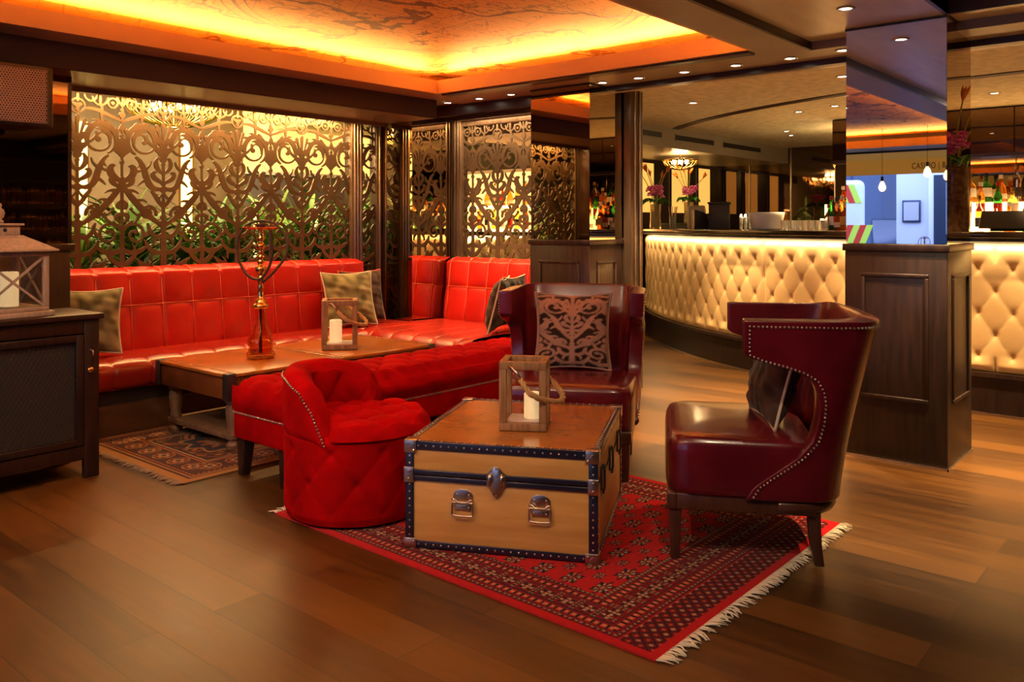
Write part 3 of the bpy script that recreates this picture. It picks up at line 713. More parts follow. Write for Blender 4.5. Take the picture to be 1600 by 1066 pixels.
# ------------------------------------------------------------------ LANTERNS AND CANDLES
def rope_handle(parent, a, b, sag, side, r=.011, name='rope_handle'):
    a = Vector(a); b = Vector(b); mid = (a+b)/2 + Vector(side)+Vector((0, 0, -sag))
    P = bez([a, a*.35+mid*.65+Vector((0,0,-sag*.2)), mid+Vector((0,0,-sag*.35)), b*.35+mid*.65+Vector((0,0,-sag*.2)), b], 40)
    m = MB()
    for ph in (0, 2*PI/3, 4*PI/3):
        Q = []
        for i, p in enumerate(P):
            t = (P[min(i+1, 40)]-P[max(i-1, 0)]).normalized(); u = t.orthogonal().normalized(); v = t.cross(u); a_ = ph+i*.9
            Q.append(p+(u*math.cos(a_)+v*math.sin(a_))*r*.55)
        m.tube(Q, r*.62, 6)
    return m.build(name, rope_m, parent, smooth=True)
def lantern(label, loc, rz, w_, h_, t_, rope_dir):
    t = thing('lantern', label, 'lantern', loc, rz, 'open wooden lanterns with rope handles'); hw = w_/2
    MB().box(-hw, hw, -hw, hw, 0, t_*1.05).build('base', oldwood, t, bevel=.003)
    m = MB()
    for k in (0, 1):
        z0 = h_-t_*1.1
        m.box(-hw, hw, -hw, -hw+t_, z0, h_) if k == 0 else m.box(-hw, hw, hw-t_, hw, z0, h_)
        m.box(-hw, -hw+t_, -hw+t_, hw-t_, z0, h_) if k == 0 else m.box(hw-t_, hw, -hw+t_, hw-t_, z0, h_)
    m.build('top_frame', oldwood, t, bevel=.002)
    for sx in (-1, 1):
        for sy in (-1, 1):
            x = sx*(hw-t_/2); y = sy*(hw-t_/2)
            MB().box(x-t_/2, x+t_/2, y-t_/2, y+t_/2, t_*1.05, h_-t_*1.1).build('post', oldwood, t, bevel=.002)
    MB().box(-hw+t_, hw-t_, -hw+t_, hw-t_, t_*1.05, t_*1.05+.004).build('floor_plate', mat('pale_plate', (.55, .5, .5), .3), t)
    z = h_-t_*.6
    a = (-hw*.35, -hw-.012, z); b = (-hw*.35+.02, hw+.012, z)
    if rope_dir > 0: MB().tube([(-hw*.35-.02, -hw-.006, z), (-hw*.35-.005, -hw-.018, z-.004), (-hw*.35+.012, -hw-.024, z-.022), (-hw*.35+.03, -hw-.028, z-.05)], .007, 8).build('rope_clasp', nickel, t, smooth=True)
    P = catmull([(-hw*.35+.03, -hw-.028, z-.05), (hw*.5, -hw-.05, z-.11), (hw+.045, -hw*.4, z-.155), (hw+.055, hw*.35, z-.13), (hw*.6, hw+.04, z-.06), (-hw*.3, hw+.02, z-.012)], 8)
    m = MB()
    for ph in (0, 2*PI/3, 4*PI/3):
        Q = []
        for i, p in enumerate(P):
            tt = (P[min(i+1, len(P)-1)]-P[max(i-1, 0)]).normalized(); u = tt.cross(Vector((0,0,1))).normalized(); v = tt.cross(u); a_ = ph+i*.8
            Q.append(p+(u*math.cos(a_)+v*math.sin(a_))*.0065)
        m.tube(Q, .0072, 6)
    m.build('rope_handle', rope_m, t, smooth=True)
    return t
def candle(label, loc, r, h, group=None):
    t = thing('candle', label, 'candle', loc, 0, 'pillar candles'); n = 28
    v = []; 
    prof = [(r*.98, 0), (r, .004), (r, h*.5), (r, h-.004)]
    m = MB().lathe(prof, (0,0,0), n, cap=True)
    m.lathe([(r, h-.004), (r*.9, h+.002), (r*.75, h-.003), (.003, h-.010)], (0,0,0), n, cap=False)
    m.build('wax', wax, t, smooth='auto'); MB().tube([(0,0,h-.012), (.001,0,h+.004)], .0015, 6).build('wick', black, t)
    return t
LT = .434
lantern('weathered wooden lantern with rope handle standing on the studded trunk', (2.81, 2.31, LT), R(-57), .198, .288, .030, 1)
candle('cream pillar candle inside the lantern on the trunk', (2.83, 2.285, LT+.037), .037, .105)
lantern('weathered wooden lantern with rope handle standing on the long coffee table', (3.67, 4.66, .453), R(-40), .235, .33, .032, 1)
candle('cream pillar candle inside the lantern on the long coffee table', (3.65, 4.68, .453+.039), .042, .15)

# ------------------------------------------------------------------ HOOKAH
def hookah(label, loc, s=1, rz=0):
    t = thing('hookah', label, 'hookah', loc, rz, 'hookah pipes'); t.scale = (s, s, s)
    MB().lathe([(.0,.002),(.050,.0),(.060,.004),(.066,.012),(.062,.026),(.054,.034),(.056,.05),(.058,.075),(.050,.105),(.036,.14),(.026,.165),(.022,.19),(.022,.225),(.025,.232)], (0,0,0), 36, cap=False).build('glass_base', amber_glass, t, smooth=True, solid=.003, off=-1)
    MB().lathe([(.0,.02),(.046,.02),(.05,.045),(.044,.085),(.0,.088)], (0,0,0), 28, cap=False).build('water', mat('amber_water', (.9, .45, .12), .05, trans=1, ior=1.33), t, smooth=True)
    MB().cyl((0,0,.03), .006, .2, 12).build('down_pipe', gunmetal, t, smooth='auto')
    st = [(.024,.226),(.034,.230),(.036,.240),(.034,.248),(.024,.252),(.026,.262),(.016,.272),(.012,.285),(.014,.30),(.010,.315),(.016,.325),(.010,.335),(.013,.345),(.020,.36),(.013,.375),(.010,.385),(.021,.392),(.026,.408),(.021,.424),(.010,.43),(.015,.436),(.017,.444),(.010,.452),(.014,.458),(.016,.466),(.009,.474),(.012,.48),(.014,.488),(.009,.496),(.018,.504),(.022,.516),(.015,.528),(.010,.534),(.016,.542),(.018,.552),(.012,.560),(.015,.568),(.013,.576),(.010,.586),(.020,.592)]
    MB().lathe(st, (0,0,0), 24).build('stem', brass, t, smooth=True)
    MB().lathe([(.0,.590),(.060,.590),(.082,.597),(.083,.600),(.06,.594),(.0,.594)], (0,0,0), 32, cap=False).build('tray', mat('copper_tray', (.75, .22, .08), .25, metal=1), t, smooth=True)
    MB().lathe([(.0,.594),(.018,.594),(.022,.602),(.030,.612),(.030,.616),(.0,.612)], (0,0,0), 20, cap=False).build('bowl', gunmetal, t, smooth=True)
    hose = [(.012,-.006,.345), (.03,-.014,.36), (.07,-.02,.40), (.118,-.01,.47), (.118,0,.545), (.07,.008,.61), (0,.012,.628), (-.07,.01,.606), (-.105,.004,.54), (-.098,-.004,.45), (-.06,-.012,.385), (-.015,-.022,.362), (.02,-.028,.375), (.055,-.03,.44), (.06,-.03,.52), (.055,-.03,.585)]
    P = catmull(hose, 10)
    MB().tube(P, [.0062+.0006*math.sin(i*2.2) for i in range(len(P))], 8).build('hose', mat('dark_hose', (.05, .018, .010), .45), t, smooth=True)
    MB().tube([(.055,-.03,.585), (.052,-.03,.60)], .006, 8).tube([(.0,0,.345), (.014,-.007,.345)], .006, 8).build('hose_fitting', brass, t, smooth=True)
    return t
hookah('brass and amber glass hookah with dark hose loops standing on the long coffee table', (3.06, 4.68, .452), 1.38, TH-PI/2)

# ------------------------------------------------------------------ VELVET BENCH
bn = thing('bench', 'long red velvet bench with deep-buttoned top beside the coffee table', 'bench', (2.42, 3.49, 0))
BL, BW = 2.15, .47
def benchtop(u, v):                                   # v across incl. both rolled sides
    x = u*BL; s = v*(BW+.30)                          # unrolled section length
    side = .15
    tb = tuft(x/.23, (s-side)/.235+.5)
    if s < side: y = -.0; z = .34+s*.75; n = (0, -1, 0); k = min(1, s/side); h = .03*math.sin(PI*min(1, k*1.0)/1.0*.9)
    elif s > side+BW: q = side-(s-side-BW); y = BW; z = .34+q*.75; n = (0, 1, 0); h = .03*math.sin(PI*min(1, q/side)*.9)
    else: y = s-side; z = .34+side*.75; n = (0, 0, 1); h = .042*tb+.0
    # soften corner
    e = min(abs(s-side), abs(s-side-BW))
    ed = min(x, BL-x); g = 1-max(0, 1-ed/.06)**2; 
    if n[2]: 
        w2 = min(1, e/.06); h = h*w2*(.3+.7*g)+.018*w2; z -= .018*(1-w2)
        if ed < .05: z -= .02*(1-ed/.05)**2
    else:
        pl = .006*math.sin(2*PI*x/.23*1.0)*min(1, max(0,(z-.36)/.05)); h += pl
        h *= g
    if u == 0 or u == 1: pass
    return (x+(.0), y+n[1]*h, z+n[2]*h)
MB().grid(benchtop, 300, 90).build('seat', velvet, bn, smooth=True)
def endcap(u, v): 
    y = BW*u; z = .34+.125*v; b = .022*math.sin(PI*v*.95+.1)*(math.sin(PI*u))**.3
    return (-b, y, z)
MB().grid(endcap, 30, 14).build('end_panel', velvet, bn, smooth=True); MB().grid(lambda u, v: (BL-endcap(u, v)[0], endcap(u, v)[1], endcap(u, v)[2]), 30, 14, flip=True).build('end_panel', velvet, bn, smooth=True)
MB().box(0.004, BL-.004, .004, BW-.004, .19, .45).build('frame', velvet, bn, bevel=.012)
m = MB()
for k in range(int(BL/.015)): m.ball((.007+k*.015, .001, .325), .0058, 6, 4)
for k in range(int(BW/.015)): m.ball((.001, .007+k*.015, .325), .0058, 6, 4)
m.build('nailhead_trim', nickel, bn, smooth=True)
for x, y in ((.05, .05), (.05, BW-.05), (BL-.05, .05), (BL-.05, BW-.05), (BL/2, .05), (BL/2, BW-.05)):
    sx = -1 if x < .2 else (1 if x > BL-.2 else 0)
    MB().add([(x-.022+sx*.01, y-.022, 0), (x+.022+sx*.01, y-.022, 0), (x+.022+sx*.01, y+.022, 0), (x-.022+sx*.01, y+.022, 0), (x-.035, y-.035, .195), (x+.035, y-.035, .195), (x+.035, y+.035, .195), (x-.035, y+.035, .195)],
             [(0,3,2,1),(4,5,6,7),(0,1,5,4),(1,2,6,5),(2,3,7,6),(3,0,4,7)]).build('leg', espresso, bn, bevel=.003)

# ------------------------------------------------------------------ TUB CHAIR
tb_ = thing('tub_chair', 'round deep-buttoned red velvet tub chair beside the trunk', 'chair', (2.50, 3.05, 0), TH-PI/2)
RT = .325
def drum(u, v):                                       # v 0 bottom .. 1 top
    a = 2*PI*u; z = .022+v*(.40-.022)
    tt_ = tuft(u*9, z/.26+.25); h = .022*(1-(1-tt_)**2.2)
    if z < .12: h = .020+(h-.020)*max(0, (z-.04)/.08)
    fade = min(1, (.42-z)/.05); rr = RT-.022+h*fade
    rr -= .010*max(0, 1-(z-.022)/.03)
    return (rr*math.cos(a), rr*math.sin(a), z)
MB().grid(drum, 216, 60).build('base', velvet, tb_, smooth=True)
def seatdisc(u, v):
    a = 2*PI*u; dd_ = min(1, max(0, (min((a-R(72)), R(262)-a))/R(8))) if R(72) < a < R(262) else 0; r = (v**.9)*(RT+.012-.06*dd_); x = r*math.cos(a); y = r*math.sin(a)
    ed = min(1, max(0, (1-v)/.12)); h = .045*tuft(x/.20+.25, y/.20+.25)*ed + .03*math.sqrt(max(0, 1-v**6))
    return (x, y, .385+h)
MB().grid(seatdisc, 120, 50, flip=False).build('seat', velvet, tb_, smooth=True)
A0, A1 = R(78), R(256)                                # backrest sweep
def btop(a):
    t = (a-A0)/(A1-A0)
    return interp(t, [0, .04, .12, .3, .55, .75, .87, .94, 1], [.50, .58, .625, .655, .665, .655, .61, .53, .40])
def backw(u, v):
    # v around the wall section: 0 outer bottom .. .42 outer top .. .58 inner top .. 1 inner bottom
    a = A0+(A1-A0)*u; zt = btop(a); ro = RT+.001; ri = RT-.10; z0 = .36
    if v < .42:
        t = v/.42; z = z0+(zt-.045-z0)*t; r = ro+.004*math.sin(PI*min(1, t))-.012*max(0, 1-t*5)
    elif v < .58:
        t = (v-.42)/.16; b = PI*t; r = (ro+ri)/2+(ro-ri)/2*math.cos(b); z = zt-.045+.045*math.sin(b)
    else:
        t = (v-.58)/.42; z = zt-.045-(zt-.045-z0)*t; r = ri-.03*tuft((a-A0)*.3/.24, (z-.36)/.26+.25)*math.sin(PI*min(1, t*1.2+.15))**.5 if t < .7 else ri-.012
    return (r*math.cos(a), r*math.sin(a), z)
mb = MB().grid(backw, 120, 60)
for u in (0, 1):
    ring = [backw(u, j/60) for j in range(61)]; c = tuple(sum(p[k] for p in ring)/61 for k in range(3)); 
    n = len(mb.v); mb.v += ring + [c]; mb.f += [((n+j, n+j+1, n+61) if u == 1 else (n+j+1, n+j, n+61)) for j in range(60)]
mb.build('backrest', velvet, tb_, smooth='auto')
m = MB()
P = [Vector(backw(1-.012, j/200)) for j in range(10, 86)]
P2 = [Vector(((RT+.002)*math.cos(R(254-12*(1-k/14)**2)), (RT+.006)*math.sin(R(254-12*(1-k/14)**2)), .40+.0*k)) for k in range(1)]
def edge_out(t):                                      # along the front-left arm edge from low front up and over
    a = A0+(A1-A0)*(1-t*.42)
    return Vector(((RT+.006)*math.cos(a), (RT+.006)*math.sin(a), btop(a)-.035))
pts = [edge_out(k/200) for k in range(201)]; acc = 0; last = pts[0]; m.ball(last, .0055, 6, 4)
for p in pts[1:]:
    if (p-last).length > .0145: m.ball(p, .0055, 6, 4); last = p
m.build('nailhead_trim', nickel, tb_, smooth=True)
MB().cyl((0,0,0), RT-.05, .024, 40).build('foot_ring', espresso, tb_)

# ------------------------------------------------------------------ ARMCHAIRS
YE = ([.25,.30,.36,.42,.48,.55,.62,.67,.71,.74,.762,.78,.80,.93], [.345,.375,.455,.535,.585,.605,.610,.602,.580,.530,.46,.385,.335,.335])
def shell_xy(z, l, off=0):                            # l = signed path length from the back centre
    t = (z-.25)/.68; a = .360+.035*t+off; yb = .72+.14*t**1.3+off; b = .30+off; y0 = yb-b; n = 4.2
    P = SHC.get((round(z, 4), off))
    if P is None:
        P = [(0.0, 0.0, yb)]; L = 0; px, py = 0, yb
        for k in range(1, 61):
            q = PI/2*k/60; x = a*math.sin(q)**(2/n); y = y0+b*max(0, math.cos(q))**(2/n)
            L += math.hypot(x-px, y-py); px, py = x, y; P.append((L, x, y))
        for k in range(1, 9): P.append((L+k*.1, a, y0-k*.1))
        SHC[(round(z, 4), off)] = P
    s_ = 1 if l >= 0 else -1; l = abs(l)
    xs = [p[0] for p in P]
    return (s_*interp(l, xs, [p[1] for p in P]), interp(l, xs, [p[2] for p in P]))
SHC = {}
def edge_len(z, off=0):
    ye = interp(z, *YE); shell_xy(z, 0, off); P = SHC[(round(z, 4), off)]
    for k in range(1, len(P)):
        if P[k][2] <= ye:
            f = (P[k-1][2]-ye)/(P[k-1][2]-P[k][2]+1e-9); return P[k-1][0]+f*(P[k][0]-P[k-1][0])
    return P[-1][0]
ZS = sorted(set([.25,.27,.29,.31,.33,.36,.39,.42,.45,.48,.51,.54,.57,.60,.63,.66,.69,.71,.73,.745,.76,.772,.784,.795,.805,.82,.84,.86,.88,.90,.915,.93]))
def armchair(label, loc, rz):
    t = thing('armchair', label, 'armchair', loc, rz, 'oxblood leather wing armchairs')
    nz = len(ZS)-1; NU = 64
    def f(u, v):
        z = ZS[int(round(v*nz))]; L = edge_len(z); l = L*(2*u-1); x, y = shell_xy(z, l); return (x, y, z)
    MB().grid(f, NU, nz, flip=True).build('shell', leather_ox, t, smooth=True, solid=.072, off=-1, bevel=.020, seg=4, angle=50)
    # nail trim along both outer edges and under the top
    m = MB()
    for s_ in (-1, 1):
        pts = []
        for k in range(260):
            z = .262+(.912-.262)*k/259; L = edge_len(z, .003)-.022; x, y = shell_xy(z, s_*L, .003); pts.append(Vector((x, y, z)))
        z = .908; L = edge_len(z, .003)-.022
        for k in range(120):
            x, y = shell_xy(z, s_*(L-(L-.02)*k/119), .003); pts.append(Vector((x, y, z)))
        last = pts[0]; m.ball(last, .0052, 6, 4)
        for p in pts[1:]:
            d = (p-last).length
            while d > .0155:
                last = last+(p-last)*(.0155/d); m.ball(last, .0052, 6, 4); d = (p-last).length
    m.build('nailhead_trim', nickel, t, smooth=True)
    # seat: crowned box cushion
    def seat(u, v):
        a = 2*PI*u; n = 7; cx = abs(math.cos(a))**(2/n)*(1 if math.cos(a) >= 0 else -1); cy = abs(math.sin(a))**(2/n)*(1 if math.sin(a) >= 0 else -1)
        prof = [(0,.255),(.985,.255),(1.0,.275),(1.0,.35),(1.0,.42),(.985,.452),(.95,.472),(.85,.484),(.6,.494),(.3,.5),(0,.501)]
        k = v*(len(prof)-1); i = min(int(k), len(prof)-2); fr = k-i; r = prof[i][0]*(1-fr)+prof[i+1][0]*fr; z = prof[i][1]*(1-fr)+prof[i+1][1]*fr
        x = cx*r*.352; y = .335+cy*r*.285
        z += -.012*max(0, (y-.1))*1.0 if z > .47 else 0
        return (x, y, z)
    MB().grid(seat, 96, 30).build('seat', leather_ox, t, smooth=True)
    
    # rail and legs
    fr_w = mat('mahogany', (.055, .018, .010), .35, base2=(.08, .028, .016), nscale=5, stretch=(6, 6, 1), coat=.3)
    m = MB().box(-.342, .342, .055, .09, .195, .257).box(-.342, -.307, .09, .60, .195, .257).box(.307, .342, .09, .60, .195, .257)
    pr = [shell_xy(.25, (i/24-.5)*1.0) for i in range(25)]
    m.tube([(x*.93, y-.04, .225) for x, y in pr], .030, 8)
    m.build('seat_rail', fr_w, t, bevel=.004)
    for x, y, bx, by in ((-.31, .085, 0, 0), (.31, .085, 0, 0), (-.30, .60, 0, .02), (.30, .60, 0, .02)):
        P = [(x, y, .255), (x, y, .18), (x, y+by*.25, .09), (x, y+by, .0)]
        mm = MB(); v = []
        for i, (a, b, c) in enumerate(P):
            q = (.024, .023, .021, .017)[i]; v += [(a-q, b-q, c), (a+q, b-q, c), (a+q, b+q, c), (a-q, b+q, c)]
        F_ = [(0,1,2,3), (15,14,13,12)]
        for i in range(3): F_ += [(i*4+k, (i+1)*4+k, (i+1)*4+(k+1)%4, i*4+(k+1)%4) for k in range(4)]
        mm.add(v, F_).build('leg', fr_w, t, bevel=.003)
    return t
arm_a = armchair('oxblood leather wing armchair in the right foreground, seen from the side', (3.14, 1.875, .009), R(210.5))
arm_b = dup(arm_a, (3.39, 2.55, .002), R(-60.6), 'oxblood leather wing armchair behind the trunk, facing the camera')
def in_chair(loc, rz, p): 
    c, s = math.cos(rz), math.sin(rz); return (loc[0]+p[0]*c-p[1]*s, loc[1]+p[0]*s+p[1]*c, loc[2]+p[2])
c1 = in_chair((3.39, 2.55, 0), R(-60.6), (.0, .44, .497))
cushion('cushion', 'brown and pink damask cushion with scrollwork leaning in the armchair behind the trunk', c1, (R(-13), 0, R(-60.6)+R(4)), .425, ((.028, .015, .011), (.34, .19, .14)), 'damask', pipe=mat('pink_piping', (.30, .17, .13), .7))
c2 = in_chair((3.14, 1.875, 0), R(210.5), (.04, .44, .497))
cushion('cushion', 'dark brown velvet cushion leaning in the armchair in the right foreground', c2, (R(-16), 0, R(210.5)+R(8)), .40, BROWN, 'mottle')

# ------------------------------------------------------------------ TRUNK
TRW, TRD, TRH = .762, .84, .425
tk = thing('trunk', 'pale wooden steamer trunk with black studded edges and nickel fittings used as a table', 'trunk', (2.315, 2.515, .006), R(-63))
blond = mat('blond_canvas', (.66, .36, .10), .42, base2=(.54, .27, .065), nscale=3, stretch=(1, 1, 8), bump=.08, bscale=120)
toplea = mat('honey_leather_top', (.46, .165, .025), .20, base2=(.36, .12, .016), nscale=5, bump=.03, bscale=60, coat=.4)
ZL = .295
MB().box(0, TRW, 0, TRD, .012, ZL-.006).build('body', blond, tk, bevel=.004)
MB().box(0, TRW, 0, TRD, ZL+.006, TRH-.003).build('lid', blond, tk, bevel=.004)
MB().box(.012, TRW-.012, .012, TRD-.012, TRH-.006, TRH+.001).build('top_panel', toplea, tk)
m = MB(); e = .005; q = .030
for z0, z1 in ((TRH-q, TRH+.002), (.006, q+.004)):
    m.box(-e, TRW+e, -e, 0.001, z0, z1).box(-e, TRW+e, TRD-.001, TRD+e, z0, z1).box(-e, .001, 0, TRD, z0, z1).box(TRW-.001, TRW+e, 0, TRD, z0, z1)
m.box(-e, TRW+e, -e, .016, TRH-.004, TRH+.004).box(-e, TRW+e, TRD-.016, TRD+e, TRH-.004, TRH+.004).box(-e, .022, .016, TRD-.016, TRH-.004, TRH+.004).box(TRW-.022, TRW+e, .016, TRD-.016, TRH-.004, TRH+.004)
for x in (0, 1):
    for y in (0, 1):
        X0 = -e if x == 0 else TRW-q; X1 = q if x == 0 else TRW+e; Y0 = -e if y == 0 else TRD-.018; Y1 = .018 if y == 0 else TRD+e
        ya, yb = (-e, .001) if y == 0 else (TRD-.001, TRD+e); m.box(X0, X1, ya, yb, q, TRH-q)
        xa, xb = (-e, .001) if x == 0 else (TRW-.001, TRW+e); m.box(xa, xb, Y0, Y1, q, TRH-q)
m.build('edge_binding', trim_black, tk, bevel=.002)
m = MB()
for z0, z1 in ((ZL+.002, ZL+.022), (ZL-.022, ZL-.002)):
    m.box(.0, TRW, -.008, .001, z0, z1)
m.build('lid_band', trim_black, tk, bevel=.003)
m = MB().box(TRW-.001, TRW+.003, 0, TRD, ZL-.004, ZL+.004).box(-.003, .001, 0, TRD, ZL-.004, ZL+.004)
m.build('lid_seam', gunmetal, tk)
m = MB()
n = 22
for k in range(n):
    x = .05+(TRW-.1)*k/(n-1); m.ball((x, -e, TRH-.013), .0042, 7, 4); m.ball((x, -e, .020), .0042, 7, 4); m.ball((x, .006, TRH+.004), .0042, 7, 4); m.ball((x, TRD-.006, TRH+.004), .0042, 7, 4)
    y = .04+(TRD-.08)*k/(n-1)
    m.ball((TRW+e, y, TRH-.013), .0042, 7, 4); m.ball((TRW+e, y, .020), .0042, 7, 4); m.ball((TRW-.010, y, TRH+.004), .0042, 7, 4); m.ball((.010, y, TRH+.004), .0042, 7, 4)
for k in range(12):
    z = .055+(TRH-.11)*k/11
    if abs(z-ZL) < .03: continue
    m.ball((.013, -e, z), .0042, 7, 4); m.ball((TRW-.013, -e, z), .0042, 7, 4); m.ball((TRW+e, .009, z), .0042, 7, 4); m.ball((TRW+e, TRD-.009, z), .0042, 7, 4)
m.build('studs', nickel, tk, smooth=True)
for x in (0, 1):
    for y in (0, 1):
        for z in (0, 1):
            s_ = .042; m = MB(); th = .0045
            xa = -e-th if x == 0 else TRW-s_; xb = s_ if x == 0 else TRW+e+th
            ya = -e-th if y == 0 else TRD-s_; yb = s_ if y == 0 else TRD+e+th
            za = .0 if z == 0 else TRH-s_; zb = s_ if z == 0 else TRH+.008
            yy = (-e-th, -e) if y == 0 else (TRD+e, TRD+e+th); xx = (-e-th, -e) if x == 0 else (TRW+e, TRW+e+th); zz = (0, .005) if z == 0 else (TRH+.003, TRH+.008)
            m.box(xa, xb, *yy, za, zb).box(*xx, ya, yb, za, zb).box(xa, xb, ya, yb, *zz)
            zc = .018 if z == 0 else TRH-.018; xc = .02 if x == 0 else TRW-.02
            m.ball((xc+(.012 if x == 0 else -.012), yy[0] if y == 0 else yy[1], zc+(.012 if z == 0 else -.014)), .0055, 8, 4); m.bar((xc-.01, (yy[0] if y == 0 else yy[1]), zc-.01), (xc+.006, (yy[0] if y == 0 else yy[1]), zc+.012), .004)
            m.build('corner_cap', nickel, tk, bevel=.0025)
    X0 = -e-.004 if x == 0 else TRW-.032; X1 = .032 if x == 0 else TRW+e+.004
    m = MB().box(X0, X1, -.013, -.004, ZL-.030, ZL+.030)
    for z in (-.015, .015): m.ball(((X0+X1)/2, -.013, ZL+z), .006, 8, 4)
    m.build('side_clip', nickel, tk, bevel=.002)
# lock
lk = [(-.045, .028), (-.045, -.020), (-.012, -.072), (0, -.078), (.012, -.072), (.045, -.020), (.045, .028), (.02, .050), (.012, .062), (-.012, .062), (-.02, .050)]
m = MB(); nn = len(lk); cx = TRW/2-.01
m.add([(cx+a*.86, -.012, ZL+b*.86) for a, b in lk]+[(cx+a*.86, -.004, ZL+b*.86) for a, b in lk], [tuple(range(nn)), tuple(range(nn, 2*nn))[::-1]]+[(i, nn+i, nn+(i+1)%nn, (i+1)%nn) for i in range(nn)])
lock = m.build('lock_plate', nickel, tk, bevel=.002)
for dx in (-.024, .024): MB().tube([(cx+dx, -.013, ZL-.020), (cx+dx, -.017, ZL-.008), (cx+dx, -.017, ZL+.014), (cx+dx, -.013, ZL+.028)], [.004, .010, .010, .004], 10).build('lock_latch', nickel, lock, smooth=True)
m = MB()
for dx, dz in ((-.036, .018), (.036, .018), (-.036, -.012), (.036, -.012), (0, .046), (0, -.060)): m.ball((cx+dx*.9, -.012, ZL+dz), .0042, 8, 4)
m.build('rivets', nickel, lock, smooth=True)['kind'] = 'stuff'
for cx in (.235, .545):
    h = MB()
    zc = .215
    pl_ = [(-.040, 0), (-.040, .014), (-.030, .028), (-.012, .036), (.012, .036), (.030, .028), (.040, .014), (.040, 0), (.018, -.006), (-.018, -.006)]; nn = len(pl_)
    h.add([(cx+a, -.006, zc+b) for a, b in pl_]+[(cx+a, -.0, zc+b) for a, b in pl_], [tuple(range(nn)), tuple(range(nn, 2*nn))[::-1]]+[(i, nn+i, nn+(i+1)%nn, (i+1)%nn) for i in range(nn)])
    h.box(cx-.032, cx+.032, -.006, 0, zc-.048, zc-.026)
    for dx, dz in ((-.024, .014), (.024, .014), (-.024, -.037), (.024, -.037)): h.ball((cx+dx, -.006, zc+dz), .005, 8, 4)
    ho = h.build('handle_plate', nickel, tk, bevel=.0012)
    rr = [(-.044, 0), (-.030, 0), (-.020, -.012), (.020, -.012), (.030, 0), (.044, 0)]
    MB().tube([(cx+a, -.013, zc-.004+b) for a, b in rr], .004, 8).tube(catmull([(cx-.040, -.012, zc-.02), (cx-.042, -.014, zc-.055), (cx-.034, -.016, zc-.066), (cx+.034, -.016, zc-.066), (cx+.042, -.014, zc-.055), (cx+.040, -.012, zc-.02), (cx+.030, -.012, zc-.016), (cx-.030, -.012, zc-.016)], 4, True), .0042, 8, closed=True).build('bail_handle', nickel, ho, smooth=True)
for y in (.12, .40, .70):
    m = MB().box(TRW+.001, TRW+.008, y-.020, y+.020, ZL-.045, ZL+.05).tube([(TRW+.010, y, ZL-.06), (TRW+.016, y, ZL-.03), (TRW+.016, y, ZL+.03), (TRW+.010, y, ZL+.055)], .005, 8)
    for z in (-.04, .045): m.ball((TRW+.009, y-.010, ZL+z), .004, 6, 3)
    m.build('side_latch', gunmetal, tk, bevel=.001)

# ------------------------------------------------------------------ RUGS
def rug(name, label, x0, x1, y0, y1, step, fn, fringe_sides, fcol, edge_rot=0):
    t = thing(name, label, 'rug', (x0, y0, .001), edge_rot)
    W, H = x1-x0, y1-y0; nx, ny = int(W/step), int(H/step)
    xs = np.linspace(0, W, nx+1); ys = np.linspace(0, H, ny+1)
    X, Y = np.meshgrid(xs, ys, indexing='ij')
    c = np.ones(X.shape+(4,)); c[..., :3] = fn(X, Y, W, H)
    v = np.stack([X, Y, np.full_like(X, .007)], -1).reshape(-1, 3)
    i, j = np.meshgrid(np.arange(nx), np.arange(ny), indexing='ij'); a = (i*(ny+1)+j).ravel()
    f = np.stack([a, a+ny+1, a+ny+2, a+1], -1)
    me = bpy.data.meshes.new('pile'); me.from_pydata(v.tolist(), [], f.tolist()); me.materials.append(attr_mat('woven_wool', .95, .6, 350, .15))
    o = bpy.data.objects.new('pile', me); COL.objects.link(o); o.parent = t
    at = me.attributes.new('weave', 'FLOAT_COLOR', 'POINT'); at.data.foreach_set('color', c.reshape(-1, 4).ravel().astype(np.float32))
    MB().box(0, W, 0, H, 0, .0065).build('backing', mat('rug_backing_%d' % round(y0), tuple(fcol[1]), .95), t)
    rnd = random.Random(5); m = MB()
    for s in fringe_sides:
        n = int((W if s in 'SN' else H)/.0085)
        for k in range(n):
            q = (k+.5)/n; L = rnd.uniform(.035, .06); d = rnd.uniform(-.03, .03)+.012*math.sin(k*.21)
            if s == 'S': P = [(q*W, 0, .005), (q*W+d*.4, -L*.5, .008), (q*W+d, -L, .003)]
            elif s == 'N': P = [(q*W, H, .005), (q*W+d*.4, H+L*.5, .008), (q*W+d, H+L, .003)]
            elif s == 'W': P = [(0, q*H, .005), (-L*.5, q*H+d*.4, .008), (-L, q*H+d, .003)]
            m.tube(P, [.0034, .0032, .0020], 4)
    m.build('fringe', mat('fringe_%d' % round(y0), tuple(fcol[0]), .9), t, smooth=True)['kind'] = 'stuff'
    return t
